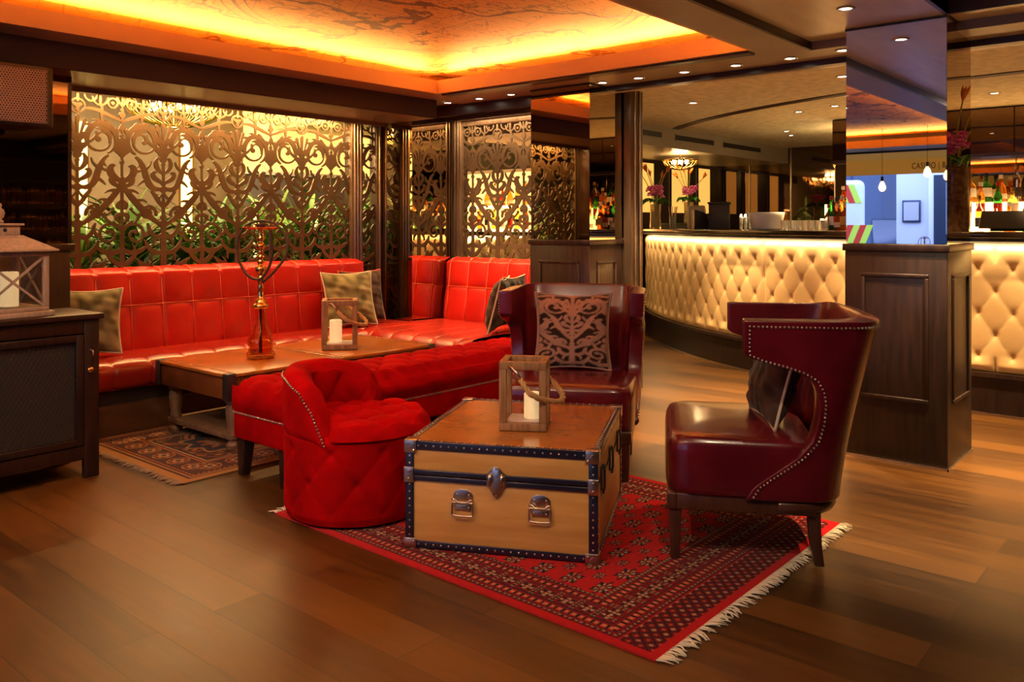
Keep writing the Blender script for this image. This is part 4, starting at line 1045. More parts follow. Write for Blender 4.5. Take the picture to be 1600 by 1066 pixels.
def bokhara(X, Y, W, H):
    red = np.array((.46, .008, .010)); dred = np.array((.20, .006, .010)); navy = np.array((.022, .010, .018)); cream = np.array((.42, .30, .17)); org = np.array((.55, .10, .04))
    ex = np.minimum(X, W-X); ey = np.minimum(Y, H-Y)
    c = np.broadcast_to(red, X.shape+(3,)).copy()
    def put(m, col, k=1):
        mm = np.clip(np.asarray(m, float)*k, 0, 1)[..., None]; c[:] = c*(1-mm)+col*mm
    end = .12
    d = np.minimum(ex, ey-end+0.0)
    def motif(px, py, w, h, seed=0):                  # rosette with hooks in cell coordinates
        r = np.hypot(px/w, py/h); a = np.arctan2(py/h, px/w)
        return (r < .95+.25*np.cos(8*a)), (r < .62+.30*np.cos(4*a)), r
    def border(lo, hi, cell, kind):
        mid = (lo+hi)/2; hw = (hi-lo)/2; inb = (d >= lo) & (d < hi)
        put(inb, navy if kind == 'big' else dred)
        # run coordinate: along x for top/bottom, along y for left/right
        onx = (np.abs(d-ex) < 1e-9); s = np.where(onx, Y, X); q = d-mid
        n = np.round(s/cell); ps = s-n*cell
        if kind == 'big':
            put(inb & (np.abs(ps) < cell*.46) & (np.abs(q) < hw*.86), dred)
            A, B, r = motif(ps, q, cell*.36, hw*.62); put(inb & A, navy); put(inb & B, cream); put(inb & (r < .45), dred); put(inb & (r < .25), cream)
            put(inb & (np.abs(np.abs(ps)-cell*.44) < .004) & (np.mod(q*120, 2) < 1), cream*.6)
        elif kind == 'sq':
            al = np.mod(n, 2) < 1
            put(inb & (np.abs(ps) < cell*.30) & (np.abs(q) < hw*.6), org); put(inb & (np.abs(ps) < cell*.13) & (np.abs(q) < hw*.3), cream)
            put(inb & (np.abs(np.abs(ps)-cell*.42) < .003), navy)
        else:
            put(inb & (np.mod(s/cell+q/hw*.5, 1) < .5), navy); put(inb & (np.abs(q) < hw*.4) & (np.abs(ps) < cell*.25), cream*.7)
    put((d >= .035) & (d < .30), dred)
    border(.038, .060, .022, 'zig'); border(.066, .096, .030, 'sq'); border(.102, .188, .088, 'big'); border(.194, .224, .030, 'sq'); border(.230, .252, .020, 'zig')
    # end bands with lattice
    e = (ey >= .035) & (ey < end+.03) & (ex > .03); q = ey-.035
    put(e, dred*.8); lat = np.abs(np.mod((X+q)/.045, 1)-.5)+0*X; lat2 = np.abs(np.mod((X-q)/.045, 1)-.5)
    put(e & ((lat < .09) | (lat2 < .09)), navy); 
    cx = np.mod(X/.045, 1)-.5; cy = np.mod(q/.045, 1)-.5; put(e & (np.hypot(cx, cy) < .16), cream*.8); put(e & (np.hypot(np.abs(cx)-.5, np.abs(cy)-.5) < .14), org*.7)
    # field with rows of guls
    F = d >= .252
    put(F, red)
    fx, fy = .155, .135
    row = np.round(Y/fy); off = np.mod(row, 2)*.5
    for (sx, sy, w, h, kk) in ((0, 0, .062, .036, 0), (.5, .5, .036, .022, 1)):
        px = (np.mod(X/fx+sx+.5, 1)-.5)*fx; py = (np.mod(Y/fy+sy+.5, 1)-.5)*fy
        r = np.hypot(px/w, py/h); a = np.arctan2(py/h, px/w)
        m1 = F & (r < .85+.22*np.cos(6*a)+.10*np.cos(14*a)); put(m1, navy)
        put(m1 & (r < .72) & (np.cos(8*a+3*r) > .1), cream); put(m1 & (r < .38), dred); put(m1 & (r < .2), cream); put(m1 & (np.abs(py) < .003), dred)
    g = .90+.16*np.random.RandomState(1).rand(*X.shape)
    return c*g[..., None]
rug('rug', 'red oriental rug with cream fringe under the trunk and armchairs', 2.19, 3.71, 1.30, 3.26, .0040, bokhara, 'SN', ((.72, .64, .50), (.45, .01, .015)), R(-.5))
def persian(X, Y, W, H):
    tan = np.array((.30, .15, .05)); brn = np.array((.060, .022, .016)); navy = np.array((.035, .025, .035)); org = np.array((.34, .11, .035)); crm = np.array((.34, .24, .13))
    ex = np.minimum(X, W-X); ey = np.minimum(Y, H-Y); d = np.minimum(ex, ey)
    c = np.broadcast_to(tan, X.shape+(3,)).copy()
    def put(m, col): mm = np.asarray(m, float)[..., None]; c[:] = c*(1-mm)+col*mm
    put(d > .045, brn); onx = np.abs(d-ex) < 1e-9; s = np.where(onx, Y, X)
    put((d > .06) & (d < .075), tan); put((d > .085) & (d < .10) & (np.mod(s/.03, 1) < .5), org)
    b = (d > .11) & (d < .25); put(b, brn*.9+navy*.3); q = (d-.18)/.055; ps = (np.mod(s/.16, 1)-.5)*.16/.055; r = np.hypot(q, ps); a = np.arctan2(q, ps)
    put(b & (r < .75+.2*np.cos(6*a)), org*.8); put(b & (r < .5), crm); put(b & (r < .3), navy); put(b & (np.abs(r-1.05) < .07), tan)
    put((d > .25) & (d < .262), org); put((d > .275) & (d < .285), crm)
    F = d > .30; put(F, brn)
    t = np.sin(38*X+3*np.sin(17*Y))+np.sin(33*Y+3*np.sin(21*X)); put(F & (np.abs(t) < .22), tan*.9); put(F & (t > 1.6), org)
    for k in range(4):
        cx, cy = .55+.42*k, H/2; r = np.hypot((X-cx)/.2, (Y-cy)/.26); a = np.arctan2(Y-cy, X-cx); rr = r-.12*np.cos(8*a)
        put(F & (rr < 1), navy); put(F & (np.abs(rr-.9) < .06), tan); put(F & (rr < .5), org*.8); put(F & (rr < .28), crm)
    return c*(.88+.2*np.random.RandomState(2).rand(*X.shape))[..., None]
rug('rug', 'brown and tan patterned rug with fringe under the long coffee table', 2.17, 4.30, 3.98, 5.19, .006, persian, 'W', ((.26, .17, .10), (.20, .10, .035)))

# ------------------------------------------------------------------ CABINET, WHITE LANTERN, SPEAKER
cb = thing('cabinet', 'dark wooden cabinet with a metal mesh door in the left corner', 'cabinet', (1.965, 4.47, 0))
cw, cd, chh = 1.35, .40, .84
MB().box(-cw-.01, .018, -.025, cd+.01, chh-.028, chh).build('top', espresso, cb, bevel=.005)
MB().box(-cw, 0, .03, cd, .11, chh-.028).build('body', espresso, cb)
m = MB()
for x0, x1 in ((-.075, 0), (-cw, -cw+.075)): m.box(x0, x1, -.004, .03, .0, chh-.028)
m.box(-cw+.075, -.075, 0, .03, .095, .165).box(-cw+.075, -.075, 0, .03, chh-.10, chh-.028).build('frame', espresso, cb, bevel=.004)
for x0 in (-.075, -cw): MB().box(x0, x0+.075, cd-.05, cd, 0, .11).build('rear_foot', espresso, cb)
dr = MB().box(-.60, -.565, -.008, .022, .17, chh-.105).box(-.115, -.08, -.008, .022, .17, chh-.105).box(-.565, -.115, -.008, .022, .17, .205).box(-.565, -.115, -.008, .022, chh-.14, chh-.105).build('door', espresso, cb, bevel=.003)
x0, x1, z0, z1 = -.565, -.115, .205, chh-.14
m = MB(); sp_ = .022
def clip(ax, az, dx, dz):
    t0, t1 = -9, 9
    for a, d, lo, hi in ((ax, dx, x0, x1), (az, dz, z0, z1)):
        q0, q1 = sorted(((lo-a)/d, (hi-a)/d)); t0 = max(t0, q0); t1 = min(t1, q1)
    return (t0, t1) if t1-t0 > .01 else None
for k in range(-40, 60):
    for sg in (1, -1):
        ax = x0+k*sp_; r_ = clip(ax, z0 if sg > 0 else z0, sg*.62, 1)
        if sg < 0: ax = x0+k*sp_; 
        r_ = clip(ax, z0, sg*.62, 1)
        if r_: m.bar((ax+sg*.62*r_[0], .004 if sg > 0 else .006, z0+r_[0]), (ax+sg*.62*r_[1], .004 if sg > 0 else .006, z0+r_[1]), .0018)
m.build('wire_mesh', gunmetal, dr)
MB().box(x0, x1, .018, .024, z0, z1).build('backing_cloth', mat('mesh_backing', (.030, .024, .022), .8), dr)
MB().lathe([(.0,0),(.006,0),(.006,.014),(.015,.018),(.016,.026),(.010,.032),(0,.033)], (0,0,0), 16, cap=False).build('knob', brass, dr, smooth=True).matrix_local = Matrix.Translation((-.055, -.004, .555)) @ Matrix.Rotation(PI/2, 4, 'X')
MB().tube([(-.048, -.004, .655), (-.046, -.03, .652)], .004, 8).ball((-.045, -.034, .64), .010, 8, 5, (.5, .5, 1.6)).build('key', nickel, cb, smooth=True)
# second leaf of the door, partly out of frame
MB().box(-1.27, -.615, -.008, .022, .17, .205).box(-1.27, -.615, -.008, .022, chh-.14, chh-.105).box(-.65, -.615, -.008, .022, .205, chh-.14).box(-1.27, -.65, .010, .02, .205, chh-.14).build('door', espresso, cb, bevel=.003)

wl = thing('lantern', 'large whitewashed wooden lantern with glass panes and finial standing on the dark cabinet', 'lantern', (1.565, 4.68, chh), R(4)); wl.scale = (.96, .96, .95)
hw = .175
MB().box(-hw-.02, hw+.02, -hw-.02, hw+.02, 0, .028).box(-hw, hw, -hw, hw, .028, .05).build('base', greywood, wl, bevel=.004)
for sx in (-1, 1):
    for sy in (-1, 1): MB().box(*sorted((sx*hw, sx*(hw-.028))), *sorted((sy*hw, sy*(hw-.028))), .05, .315).build('post', greywood, wl, bevel=.003)
m = MB()
for a in ((-hw, hw, -hw, -hw+.028), (-hw, hw, hw-.028, hw), (-hw, -hw+.028, -hw+.028, hw-.028), (hw-.028, hw, -hw+.028, hw-.028)): m.box(*a, .315, .34)
m.build('top_rail', greywood, wl, bevel=.003)
m = MB(); zz = (.05, .315)
for y in (-hw+.010,): m.bar((-hw+.02, y, .05), (hw-.02, y, .315), .011).bar((-hw+.02, y-.001, .315), (hw-.02, y-.001, .05), .011)
for x in (hw-.010,): m.bar((x, -hw+.02, .05), (x, hw-.02, .315), .011).bar((x+.001, -hw+.02, .315), (x+.001, hw-.02, .05), .011)
m.build('cross_bars', greywood, wl)
m = MB()
for a in ((-hw+.028, hw-.028, -hw+.016, -hw+.019), (-hw+.028, hw-.028, hw-.019, hw-.016)): m.box(*a, .05, .315)
for a in ((-hw+.016, -hw+.019, -hw+.028, hw-.028), (hw-.019, hw-.016, -hw+.028, hw-.028)): m.box(*a, .05, .315)
m.build('glass_panes', glass, wl)
def frust(m, r0, z0, r1, z1): return m.add([(-r0,-r0,z0),(r0,-r0,z0),(r0,r0,z0),(-r0,r0,z0),(-r1,-r1,z1),(r1,-r1,z1),(r1,r1,z1),(-r1,r1,z1)], [(0,3,2,1),(4,5,6,7),(0,1,5,4),(1,2,6,5),(2,3,7,6),(3,0,4,7)])
m = MB(); frust(m, hw+.035, .34, hw+.035, .352); frust(m, hw+.03, .352, .085, .425); m.box(-.075, .075, -.075, .075, .425, .475).box(-.09, .09, -.09, .09, .475, .487)
m.build('roof', greywood, wl, bevel=.003)
MB().tube([(.0, -.077, .452), (.0, -.0745, .452)], .010, 12).build('vent_hole', black, wl)
MB().lathe([(.0,.487),(.022,.487),(.024,.50),(.014,.508),(.024,.52),(.030,.54),(.024,.56),(.012,.568),(.017,.58),(.012,.592),(0,.597)], (0,0,0), 20, cap=False).build('finial', greywood, wl, smooth=True)
candle('tall cream pillar candle inside the whitewashed lantern', (1.60, 4.64, chh+.050), .042, .17)

sk = thing('loudspeaker', 'black loudspeaker with perforated grille hanging under the beam at top left', 'loudspeaker', (1.64, 5.16, 1.83), R(-4))
pts = [(-.36, -.19), (.27, -.19), (.31, -.17), (.24, .12), (-.30, .12)]
MB().prism(pts, 0, .335).build('body', black, sk, bevel=.012, seg=3)
gm = MB(); pit = .0145
m = MB().box(-.35, .275, -.200, -.194, .012, .323)
m.build('grille_frame', gunmetal, sk, bevel=.003)
gr = mat('perforated_grille', (.34, .22, .17), .5, metal=.2)
V = []; FF = []; mm = MB()
r_ = pit*.36
for j in range(24):
    for i in range(44):
        cx_ = -.335+i*pit+(j % 2)*pit/2; cz_ = .025+j*pit*.866
        if cx_ > .262 or cz_ > .312: continue
        hx = [(cx_+pit/math.sqrt(3)*math.sin(k*PI/3), -.203, cz_+pit/math.sqrt(3)*math.cos(k*PI/3)) for k in range(6)]
        hi = [(cx_+r_*math.sin(k*PI/3), -.203, cz_+r_*math.cos(k*PI/3)) for k in range(6)]; hb = [(a, -.2005, c) for a, b, c in hi]
        mm.add(hx+hi+hb, [(k, (k+1) % 6, 6+(k+1) % 6, 6+k) for k in range(6)]+[(6+k, 6+(k+1) % 6, 12+(k+1) % 6, 12+k) for k in range(6)])
mm.build('grille', gr, sk)
MB().box(-.10, .02, -.06, .02, .335, .368).build('bracket', black, sk)

# ------------------------------------------------------------------ BAR
bar = thing('bar_counter', 'long curved bar with deep-buttoned cream leather front and dark polished top', 'bar', (0, 0, 0))
PW = 1.18
def pad(u, v):
    a = R(-28)+u*R(82); s = (a)*BR; z = .285+v*(1.165-.285)
    if v < .0: pass
    zz_ = (z-.285)
    h = .034*tuft_flat(s/.215+.0, zz_/.30+.15)
    # top & bottom borders: vertical pleats only
    ed = min(1, zz_/.05, (.88-zz_)/.05); top = max(0, (z-1.02)/.145); bot = max(0, (.40-z)/.115)
    if top > 0: k = min(1, top*1.6); h = h*(1-k)+k*.045*puff(s, .215/1.0, .3)
    if bot > 0: k = min(1, bot*1.6); h = h*(1-k)+k*.045*puff(s+.1075*0, .215, .3)
    h *= min(1, .25+.75*ed**.5 if ed > 0 else .25)
    q = s/PW-math.floor(s/PW); e = min(q, 1-q)*PW
    if e < .03: h *= (e/.03)**.5
    r = 5.70-.065+h+.02
    x, y = arc(r, a); return (x, y, z)
MB().grid(pad, 860, 80, flip=True).build('upholstered_front', cream_leather, bar, smooth=True)
def arcband(name, r0, r1, z0, z1, m_, parent, a0=-28, a1=54, n=84, bevel=0):
    mb = MB(); v = []
    for i in range(n+1):
        a = R(a0+(a1-a0)*i/n); p = arc(r0, a); q = arc(r1, a); v += [(*p, z0), (*p, z1), (*q, z1), (*q, z0)]
    f = [(0,1,2,3), (n*4+3, n*4+2, n*4+1, n*4)]
    for i in range(n): f += [(i*4+k, (i+1)*4+k, (i+1)*4+(k+1) % 4, i*4+(k+1) % 4) for k in range(4)]
    return mb.add(v, f).build(name, m_, parent, bevel=bevel, smooth=False)
bt = mat('polished_bar_top', (.022, .012, .008), .15, coat=.6)
arcband('counter_top', 5.80, 5.22, 1.205, 1.245, bt, bar, bevel=.005)
arcband('counter_edge', 5.76, 5.66, 1.180, 1.205, darkwood, bar)
arcband('core', 5.655, 5.55, 0, 1.205, wall_dark, bar)
arcband('plinth', 5.70, 5.655, 0.0, .27, espresso, bar)
arcband('plinth_moulding', 5.72, 5.655, .255, .285, darkwood, bar)
arcband('base_strip', 5.706, 5.70, 0.0, .010, nickel, bar)
arcband('under_shelf', 5.30, 5.22, 0.0, 1.205, wall_dark, bar)
for i in range(20):                                    # LED strip under the counter lip
    a = R(-26+i*4); p = arc(5.735, R(-26+i*4-2)); q = arc(5.735, R(-26+i*4+2))
    strip('bar_edge_light', (*p, 1.176), (*q, 1.176), .02, 1.15, GOLD, ((math.cos(a))*.45, -math.sin(a)*.45, -1))

# ------------------------------------------------------------------ BOTTLES
def bottle_kind(k):
    prof = [[(.0,0),(.036,0),(.038,.01),(.038,.17),(.030,.205),(.014,.235),(.013,.275),(.015,.28)],
            [(.0,0),(.042,0),(.044,.01),(.044,.13),(.040,.155),(.015,.185),(.014,.235),(.016,.24)],
            [(.0,0),(.033,0),(.034,.01),(.034,.19),(.020,.225),(.013,.25),(.012,.29),(.014,.295)],
            [(.0,0),(.040,0),(.046,.02),(.048,.08),(.036,.14),(.018,.17),(.014,.215),(.016,.22)]][k % 4]
    g = [mat('bottle_clear', (.95,.95,.9), .03, trans=1, ior=1.3), mat('bottle_whisky', (.85,.32,.04), .04, trans=.85, ior=1.3), mat('bottle_green', (.04,.32,.05), .04, trans=.85, ior=1.3),
         mat('bottle_red', (.75,.03,.02), .05, trans=.7, ior=1.3), mat('bottle_brown', (.22,.07,.02), .05, trans=.7, ior=1.3), mat('bottle_yellow', (.9,.62,.1), .04, trans=.85, ior=1.3)][[0,1,2,3,4,5,1,0,5,2][k % 10]]
    cap = [mat('cap_gold', (.6,.4,.12), .3, metal=1), black, mat('cap_red', (.5,.02,.02), .4), mat('cap_white', (.8,.78,.7), .5)][(k*3+k//4) % 4]
    lab = [mat('label_cream', (.75,.66,.45), .6), mat('label_white', (.85,.85,.8), .6), mat('label_amber', (.75,.42,.08), .6), mat('label_black', (.03,.03,.03), .5), mat('label_red', (.55,.03,.02), .5)][(k*2+k//3) % 5]
    h = prof[-1][1]; rb = prof[3][0]
    t = thing('bottle', '', 'bottle', (0, 0, 0), 0, '')
    MB().lathe(prof, (0,0,0), 16).build('glass_body', g, t, smooth='auto')
    MB().lathe([(.0,h-.01),(.017,h-.01),(.017,h+.025),(.0,h+.026)], (0,0,0), 12, cap=False).build('cap', cap, t, smooth='auto')
    z0, z1 = (.05, .13) if k % 4 != 3 else (.03, .075); rr = rb+.0012 if k % 4 != 3 else .0495
    MB().lathe([(rr,z0),(rr,z1)], (0,0,0), 20, cap=False).build('label', lab, t, smooth=True)
    return t
KINDS = [bottle_kind(k) for k in range(12)]
used = set()
CN = ['clear', 'amber', 'green', 'red', 'dark brown', 'yellow', 'amber', 'clear', 'yellow', 'green']
def put_bottle(k, loc, label, group, s=1):
    k %= 12
    if k not in used: used.add(k); t = KINDS[k]; t.location = loc; t['label'] = label; t['group'] = group
    else: t = dup(KINDS[k], loc, 0, label, group)
    t.scale = (s, s, s); t.rotation_euler = (0, 0, (loc[0]*7+loc[1]*13) % 6.28)
    return t
ORD = ['%d%s' % (n, 'th' if 10 < n % 100 < 14 else {1: 'st', 2: 'nd', 3: 'rd'}.get(n % 10, 'th')) for n in range(1, 60)]
# back bar, right part: facing the room at the right of the column
bb = thing('back_bar', 'lit tiered back bar with mirror panels behind the right end of the counter', 'back bar', (8.05, -1.2, 0))
lit = mat('lit_shelf', (.9, .7, .4), .5, emis=(1, .58, .22), es=3.2)
LB = 4.25
MB().box(0, .6, 0, LB, 0, 1.17).build('base_cabinet', espresso, bb)
MB().box(-.06, .6, -.0, LB, 1.17, 1.20).build('counter', bt, bb)
for i, (z, x) in enumerate(((1.20, .06), (1.32, .18), (1.46, .30))):
    MB().box(x, x+.12 if i < 2 else .5, .0, LB, 1.2, z+.03 if i else 1.225).build('lit_step', lit, bb)
nb = 8
for i in range(nb): MB().box(.50, .515, LB*i/nb+.004, LB*(i+1)/nb-.004, 1.92, 2.33).build('mirror_panel', mirror_dark, bb)
for i in range(nb): MB().box(.58, .60, LB*i/nb+.004, LB*(i+1)/nb-.004, 1.49, 1.92).build('mirror_panel', mirror, bb)
MB().box(.46, .60, .0, LB, 1.90, 1.93).build('shelf_rail', darkwood, bb)
MB().box(.515, .60, 0, LB, 1.92, 2.34).build('core', wall_dark, bb)
rnd = random.Random(3)
for row, (dx, dz) in enumerate(((.12, .025), (.24, .15), (.38, .29))):
    for i in range(34):
        y = -1.1+i*.12+rnd.uniform(-.01, .01); k = rnd.randrange(12)
        put_bottle(k, (8.05+dx, y, 1.20+dz+.001 if row else 1.226), '%s bottle, %s from the left, %s row of the right-hand back bar' % (CN[k % 10], ORD[33-i], ['front', 'middle', 'top'][row]), 'bottles in the %s row of the right-hand back bar' % ['front', 'middle', 'top'][row], .98)
tl = thing('till', 'dark till screen tilted back on the bar at the right edge', 'till', (7.0, 1.22, 1.246), R(-75))
MB().add([(-.20,0,.02),(.20,0,.02),(.20,.02,.02),(-.20,.02,.02),(-.17,.10,.15),(.17,.10,.15),(.17,.12,.15),(-.17,.12,.15)], [(0,3,2,1),(4,5,6,7),(0,1,5,4),(1,2,6,5),(2,3,7,6),(3,0,4,7)]).build('screen', mat('till_screen', (.08,.075,.07), .3), tl, bevel=.004)
MB().box(-.12, .12, .02, .12, 0, .02).build('stand', black, tl)
# back bar left part beyond the right-hand screen
b2 = thing('back_bar', 'glowing bottle shelf over a buttoned cream front seen through the right-hand filigree screen', 'back bar', (8.3, 5.78, 0))
def pad2(u, v):
    y = u*2.6; z = .3+v*.85; return (-.02-.05*tuft(y/.215, (z-.3)/.30+.15), y, z)
MB().grid(pad2, 200, 50, flip=True).build('upholstered_front', cream_leather, b2, smooth=True)
MB().box(0, .5, 0, 2.6, 0, 1.16).build('base_cabinet', espresso, b2)
MB().box(-.08, .5, 0, 2.6, 1.16, 1.20).build('counter', bt, b2)
MB().box(.46, .50, 0, 2.6, 1.2, 2.0).build('lit_back', mat('amber_back_panel', (.8, .45, .15), .6, emis=(1, .5, .14), es=1.3), b2)
MB().box(.10, .46, 0, 2.6, 1.2, 1.23).box(.22, .46, 0, 2.6, 1.52, 1.545).build('lit_step', lit, b2)
MB().box(-.05, .55, -.03, 2.6, 2.0, 2.34).build('pelmet', wall_dark, b2)
for row, (dx, z) in enumerate(((.16, 1.231), (.32, 1.546))):
    for i in range(18):
        k = rnd.randrange(12); y = 5.86+i*.135
        put_bottle(k, (8.3+dx, y, z), '%s bottle, %s from the right, %s shelf behind the right-hand filigree screen' % (CN[k % 10], ORD[i], ['lower', 'upper'][row]), 'bottles on the %s shelf behind the screen' % ['lower', 'upper'][row], 1)
strip('shelf_light', (8.32, 5.8, 1.14), (8.32-.13, 8.3, 1.14), .02, 18, GOLD, (-.2, 0, -1))
# ------------------------------------------------------------------ GLASSWARE AND THINGS ON THE BAR
tumbler = thing('tumbler', 'small clear tumbler standing on the bar to the left of the column', 'glass', (0,0,0), 0, 'tumblers on the bar')
MB().lathe([(0,.006),(.028,.006),(.034,.085),(.036,.085),(.031,0),(0,0)], (0,0,0), 18, cap=False).build('glass_body', mat('cut_glass', (.95,.93,.85), .06, trans=.8, ior=1.4), tumbler, smooth='auto')
first = True
rnd = random.Random(8)
for i in range(16):
    a = R(19.16+i*0.319); r = 5.45-rnd.uniform(0, .12); x, y = arc(r, a)
    if i == 0: tumbler.location = (x, y, 1.2455)
    else: dup(tumbler, (x, y, 1.2455))
for i in range(7):
    a = R(17.65+i*0.28); x, y = arc(5.36, a); k = (i*5+1) % 12
    put_bottle(k, (x, y, 1.2455), '%s bottle on the bar beside the mirrored column, %s from the column' % (CN[k % 10], ORD[i]), 'bottles on the bar beside the column', .9)
tap = thing('candle_glass', 'tall slim glass with glowing candle on the bar in front of the white ice bucket', 'candle glass', (0,0,0), 0, 'candle glasses on the bar')
MB().lathe([(0,.0),(.016,.0),(.018,.12),(.016,.12),(.014,.01),(0,.01)], (0,0,0), 14, cap=False).build('glass_body', MATS['cut_glass'], tap, smooth=True)
MB().ball((0,0,.13), .016, 8, 6, (.7,.7,1.2)).build('flame', mat('flame', (1,.6,.2), .5, emis=(1,.72,.32), es=14), tap, smooth=True)
for i in range(3):
    x, y = arc(5.40, R(29.15+i*0.75)); 
    if i == 0: tap.location = (x, y, 1.2455)
    else: dup(tap, (x, y, 1.2455))
x, y = arc(5.38, R(26.96)); bk = thing('ice_bucket', 'white curved ice bucket lying on the bar', 'bucket', (x, y, 1.2455), R(30))
MB().lathe([(.0,.0),(.10,.0),(.13,.01),(.16,.13),(.165,.16),(.155,.16),(.148,.13),(.12,.015),(0,.012)], (0,0,0), 28, cap=False).build('body', mat('white_plastic', (.75,.74,.70), .3), bk, smooth=True); MB().tube([(.16, 0, .14), (.20, 0, .12), (.20,0,.08), (.15,0,.06)], .008, 8).build('handle', steel, bk, smooth=True)
x, y = arc(5.48, R(36.95)); tn = thing('till', 'black tilted till terminal on the bar between the flowers and the ice bucket', 'till', (x, y, 1.2455), R(35))
MB().add([(-.13,-.08,.02),(.13,-.08,.02),(.13,.10,.02),(-.13,.10,.02),(-.15,.0,.17),(.15,.0,.17),(.15,.10,.20),(-.15,.10,.20)], [(0,3,2,1),(4,5,6,7),(0,1,5,4),(1,2,6,5),(2,3,7,6),(3,0,4,7)]).build('screen', black, tn, bevel=.004); MB().box(-.10,.10,-.06,.10,0,.02).build('stand', black, tn)
x, y = arc(5.40, R(34.82)); bx = thing('black_box', 'square black caddy on the bar right of the tilted till', 'caddy', (x, y, 1.2455), R(25))
MB().box(-.12, .12, -.10, .10, 0, .25).build('body', black, bx, bevel=.006); MB().box(-.13, .13, -.11, .11, .25, .27).build('rim', black, bx, bevel=.003)
x, y = arc(5.36, R(41.8)); bw = thing('napkin_box', 'pale grey metal box on the bar right of the flower vase', 'box', (x, y, 1.2455), R(30))
MB().box(-.17, .13, -.09, .09, 0, .25).build('body', mat('pale_metal', (.42,.36,.28), .35, metal=.3), bw, bevel=.02, seg=3); MB().box(-.13, .09, -.096, -.09, .04, .21).build('front_panel', mat('pale_metal2', (.5,.44,.36), .4), bw, bevel=.004)
jar = thing('straw_jar', 'tall glass of drinking straws on the bar beside the flower vase', 'jar', (8.46, 4.80, 1.2455))
MB().lathe([(0,.0),(.035,.0),(.04,.14),(.037,.14),(.032,.01),(0,.01)], (0,0,0), 18, cap=False).build('glass_body', MATS['cut_glass'], jar, smooth=True)
for i in range(7):
    a = i*.9; MB().tube([(.015*math.cos(a), .015*math.sin(a), .012), (.05*math.cos(a), .05*math.sin(a), .25)], .004, 6).build('straw', [mat('straw_red', (.6,.05,.03), .5), MATS['cap_white'], mat('straw_teal', (.1,.5,.45), .5)][i % 3], jar)

# ------------------------------------------------------------------ FLOWERS
pink = mat('pink_petal', (.90, .05, .48), .5, base2=(.95, .35, .75), nscale=20); orange = mat('orange_petal', (.85, .25, .02), .5); stemg = mat('stem', (.45, .40, .08), .5)
def flowers(label, loc, s, seed, dark=False):
    t = thing('flower_vase', label, 'flowers', loc, 0); t.scale = (s, s, s); rnd = random.Random(seed)
    if dark: MB().lathe([(0,0),(.075,0),(.08,.03),(.08,.30),(.085,.34),(.080,.34),(.072,.03),(0,.02)], (0,0,0), 24, cap=False).build('vase', mat('tortoise_glass', (.10,.045,.02), .2, base2=(.25,.14,.06), nscale=40), t, smooth='auto')
    else: MB().lathe([(0,0),(.055,0),(.06,.02),(.052,.12),(.058,.25),(.054,.25),(.048,.12),(.05,.02),(0,.015)], (0,0,0), 24, cap=False).build('vase', mat('vase_glass', (.85,.75,.5), .06, trans=.75, ior=1.35), t, smooth='auto')
    zv = .34 if dark else .25
    m = MB()
    for k in range(7):                                 # broad folded leaves round the rim
        a = k*.9+rnd.random(); L = rnd.uniform(.10, .15)
        def lf(u, v, a=a, L=L):
            r = .03+L*u; wv = .055*math.sin(PI*min(1, u*.9+.12))*(2*v-1); z = zv+.02+.07*u-.10*u*u+.03*abs(2*v-1)
            return (r*math.cos(a)-wv*math.sin(a), r*math.sin(a)+wv*math.cos(a), z)
        m.grid(lf, 8, 4)
    m.build('leaves', mat('bright_leaf', (.10,.42,.04), .4), t, smooth=True)
    m = MB()
    for k in range(22):
        a = rnd.uniform(0, 6.28); r = rnd.uniform(.01, .10); z = zv+.08+rnd.uniform(0, .10)
        c = (r*math.cos(a), r*math.sin(a), z)
        for q in range(5):
            b = q*1.257; m.ball((c[0]+.016*math.cos(b), c[1]+.016*math.sin(b), c[2]+.012*math.sin(b*2)), .015, 6, 4, (1, 1, .6))
    m.build('orchids', pink, t, smooth=True)
    for k in range(5):
        a = k*1.26+rnd.random(); tip = Vector((.17*math.cos(a)*rnd.uniform(.5, 1.1), .17*math.sin(a)*rnd.uniform(.5, 1.1), zv+rnd.uniform(.26, .40)))
        P = bez([(0,0,zv-.1), (.02*math.cos(a), .02*math.sin(a), zv+.15), tuple(tip)], 10)
        st_ = MB().tube(P, .0045, 6).build('stem', stemg, t, smooth=True)
        m = MB()
        for q in range(5):
            b = rnd.uniform(-.7, .7); d = Vector((math.cos(a+b), math.sin(a+b), .9+.3*q)).normalized(); L = rnd.uniform(.06, .11)
            m.tube([tip, tip+d*L*.5+Vector((0,0,.008)), tip+d*L], [.005, .011, .001], 6)
        m.build('orange_bloom', orange, st_, smooth=True)
    return t
flowers('glass vase of pink orchids and tall orange blooms at the left end of the bar', (*(8.30, 4.93), 1.2455), 1.1, 1)
flowers('second vase of pink orchids with big green leaves, further along behind the bar', (9.25, 5.03, 1.311), 1.02, 2)
ped = thing('side_cabinet', 'dark cabinet behind the bar carrying the second flower vase', 'cabinet', (9.1, 5.05, 0)); MB().box(.0, .8, -.20, .4, 0, 1.29).build('body', espresso, ped); MB().box(-.03, .83, -.23, .4, 1.29, 1.31).build('top', bt, ped)
flowers('tall patterned vase of orange blooms and magenta orchids, mirrored in the column side', (6.67, .76, 1.2455), 1.35, 3, True)

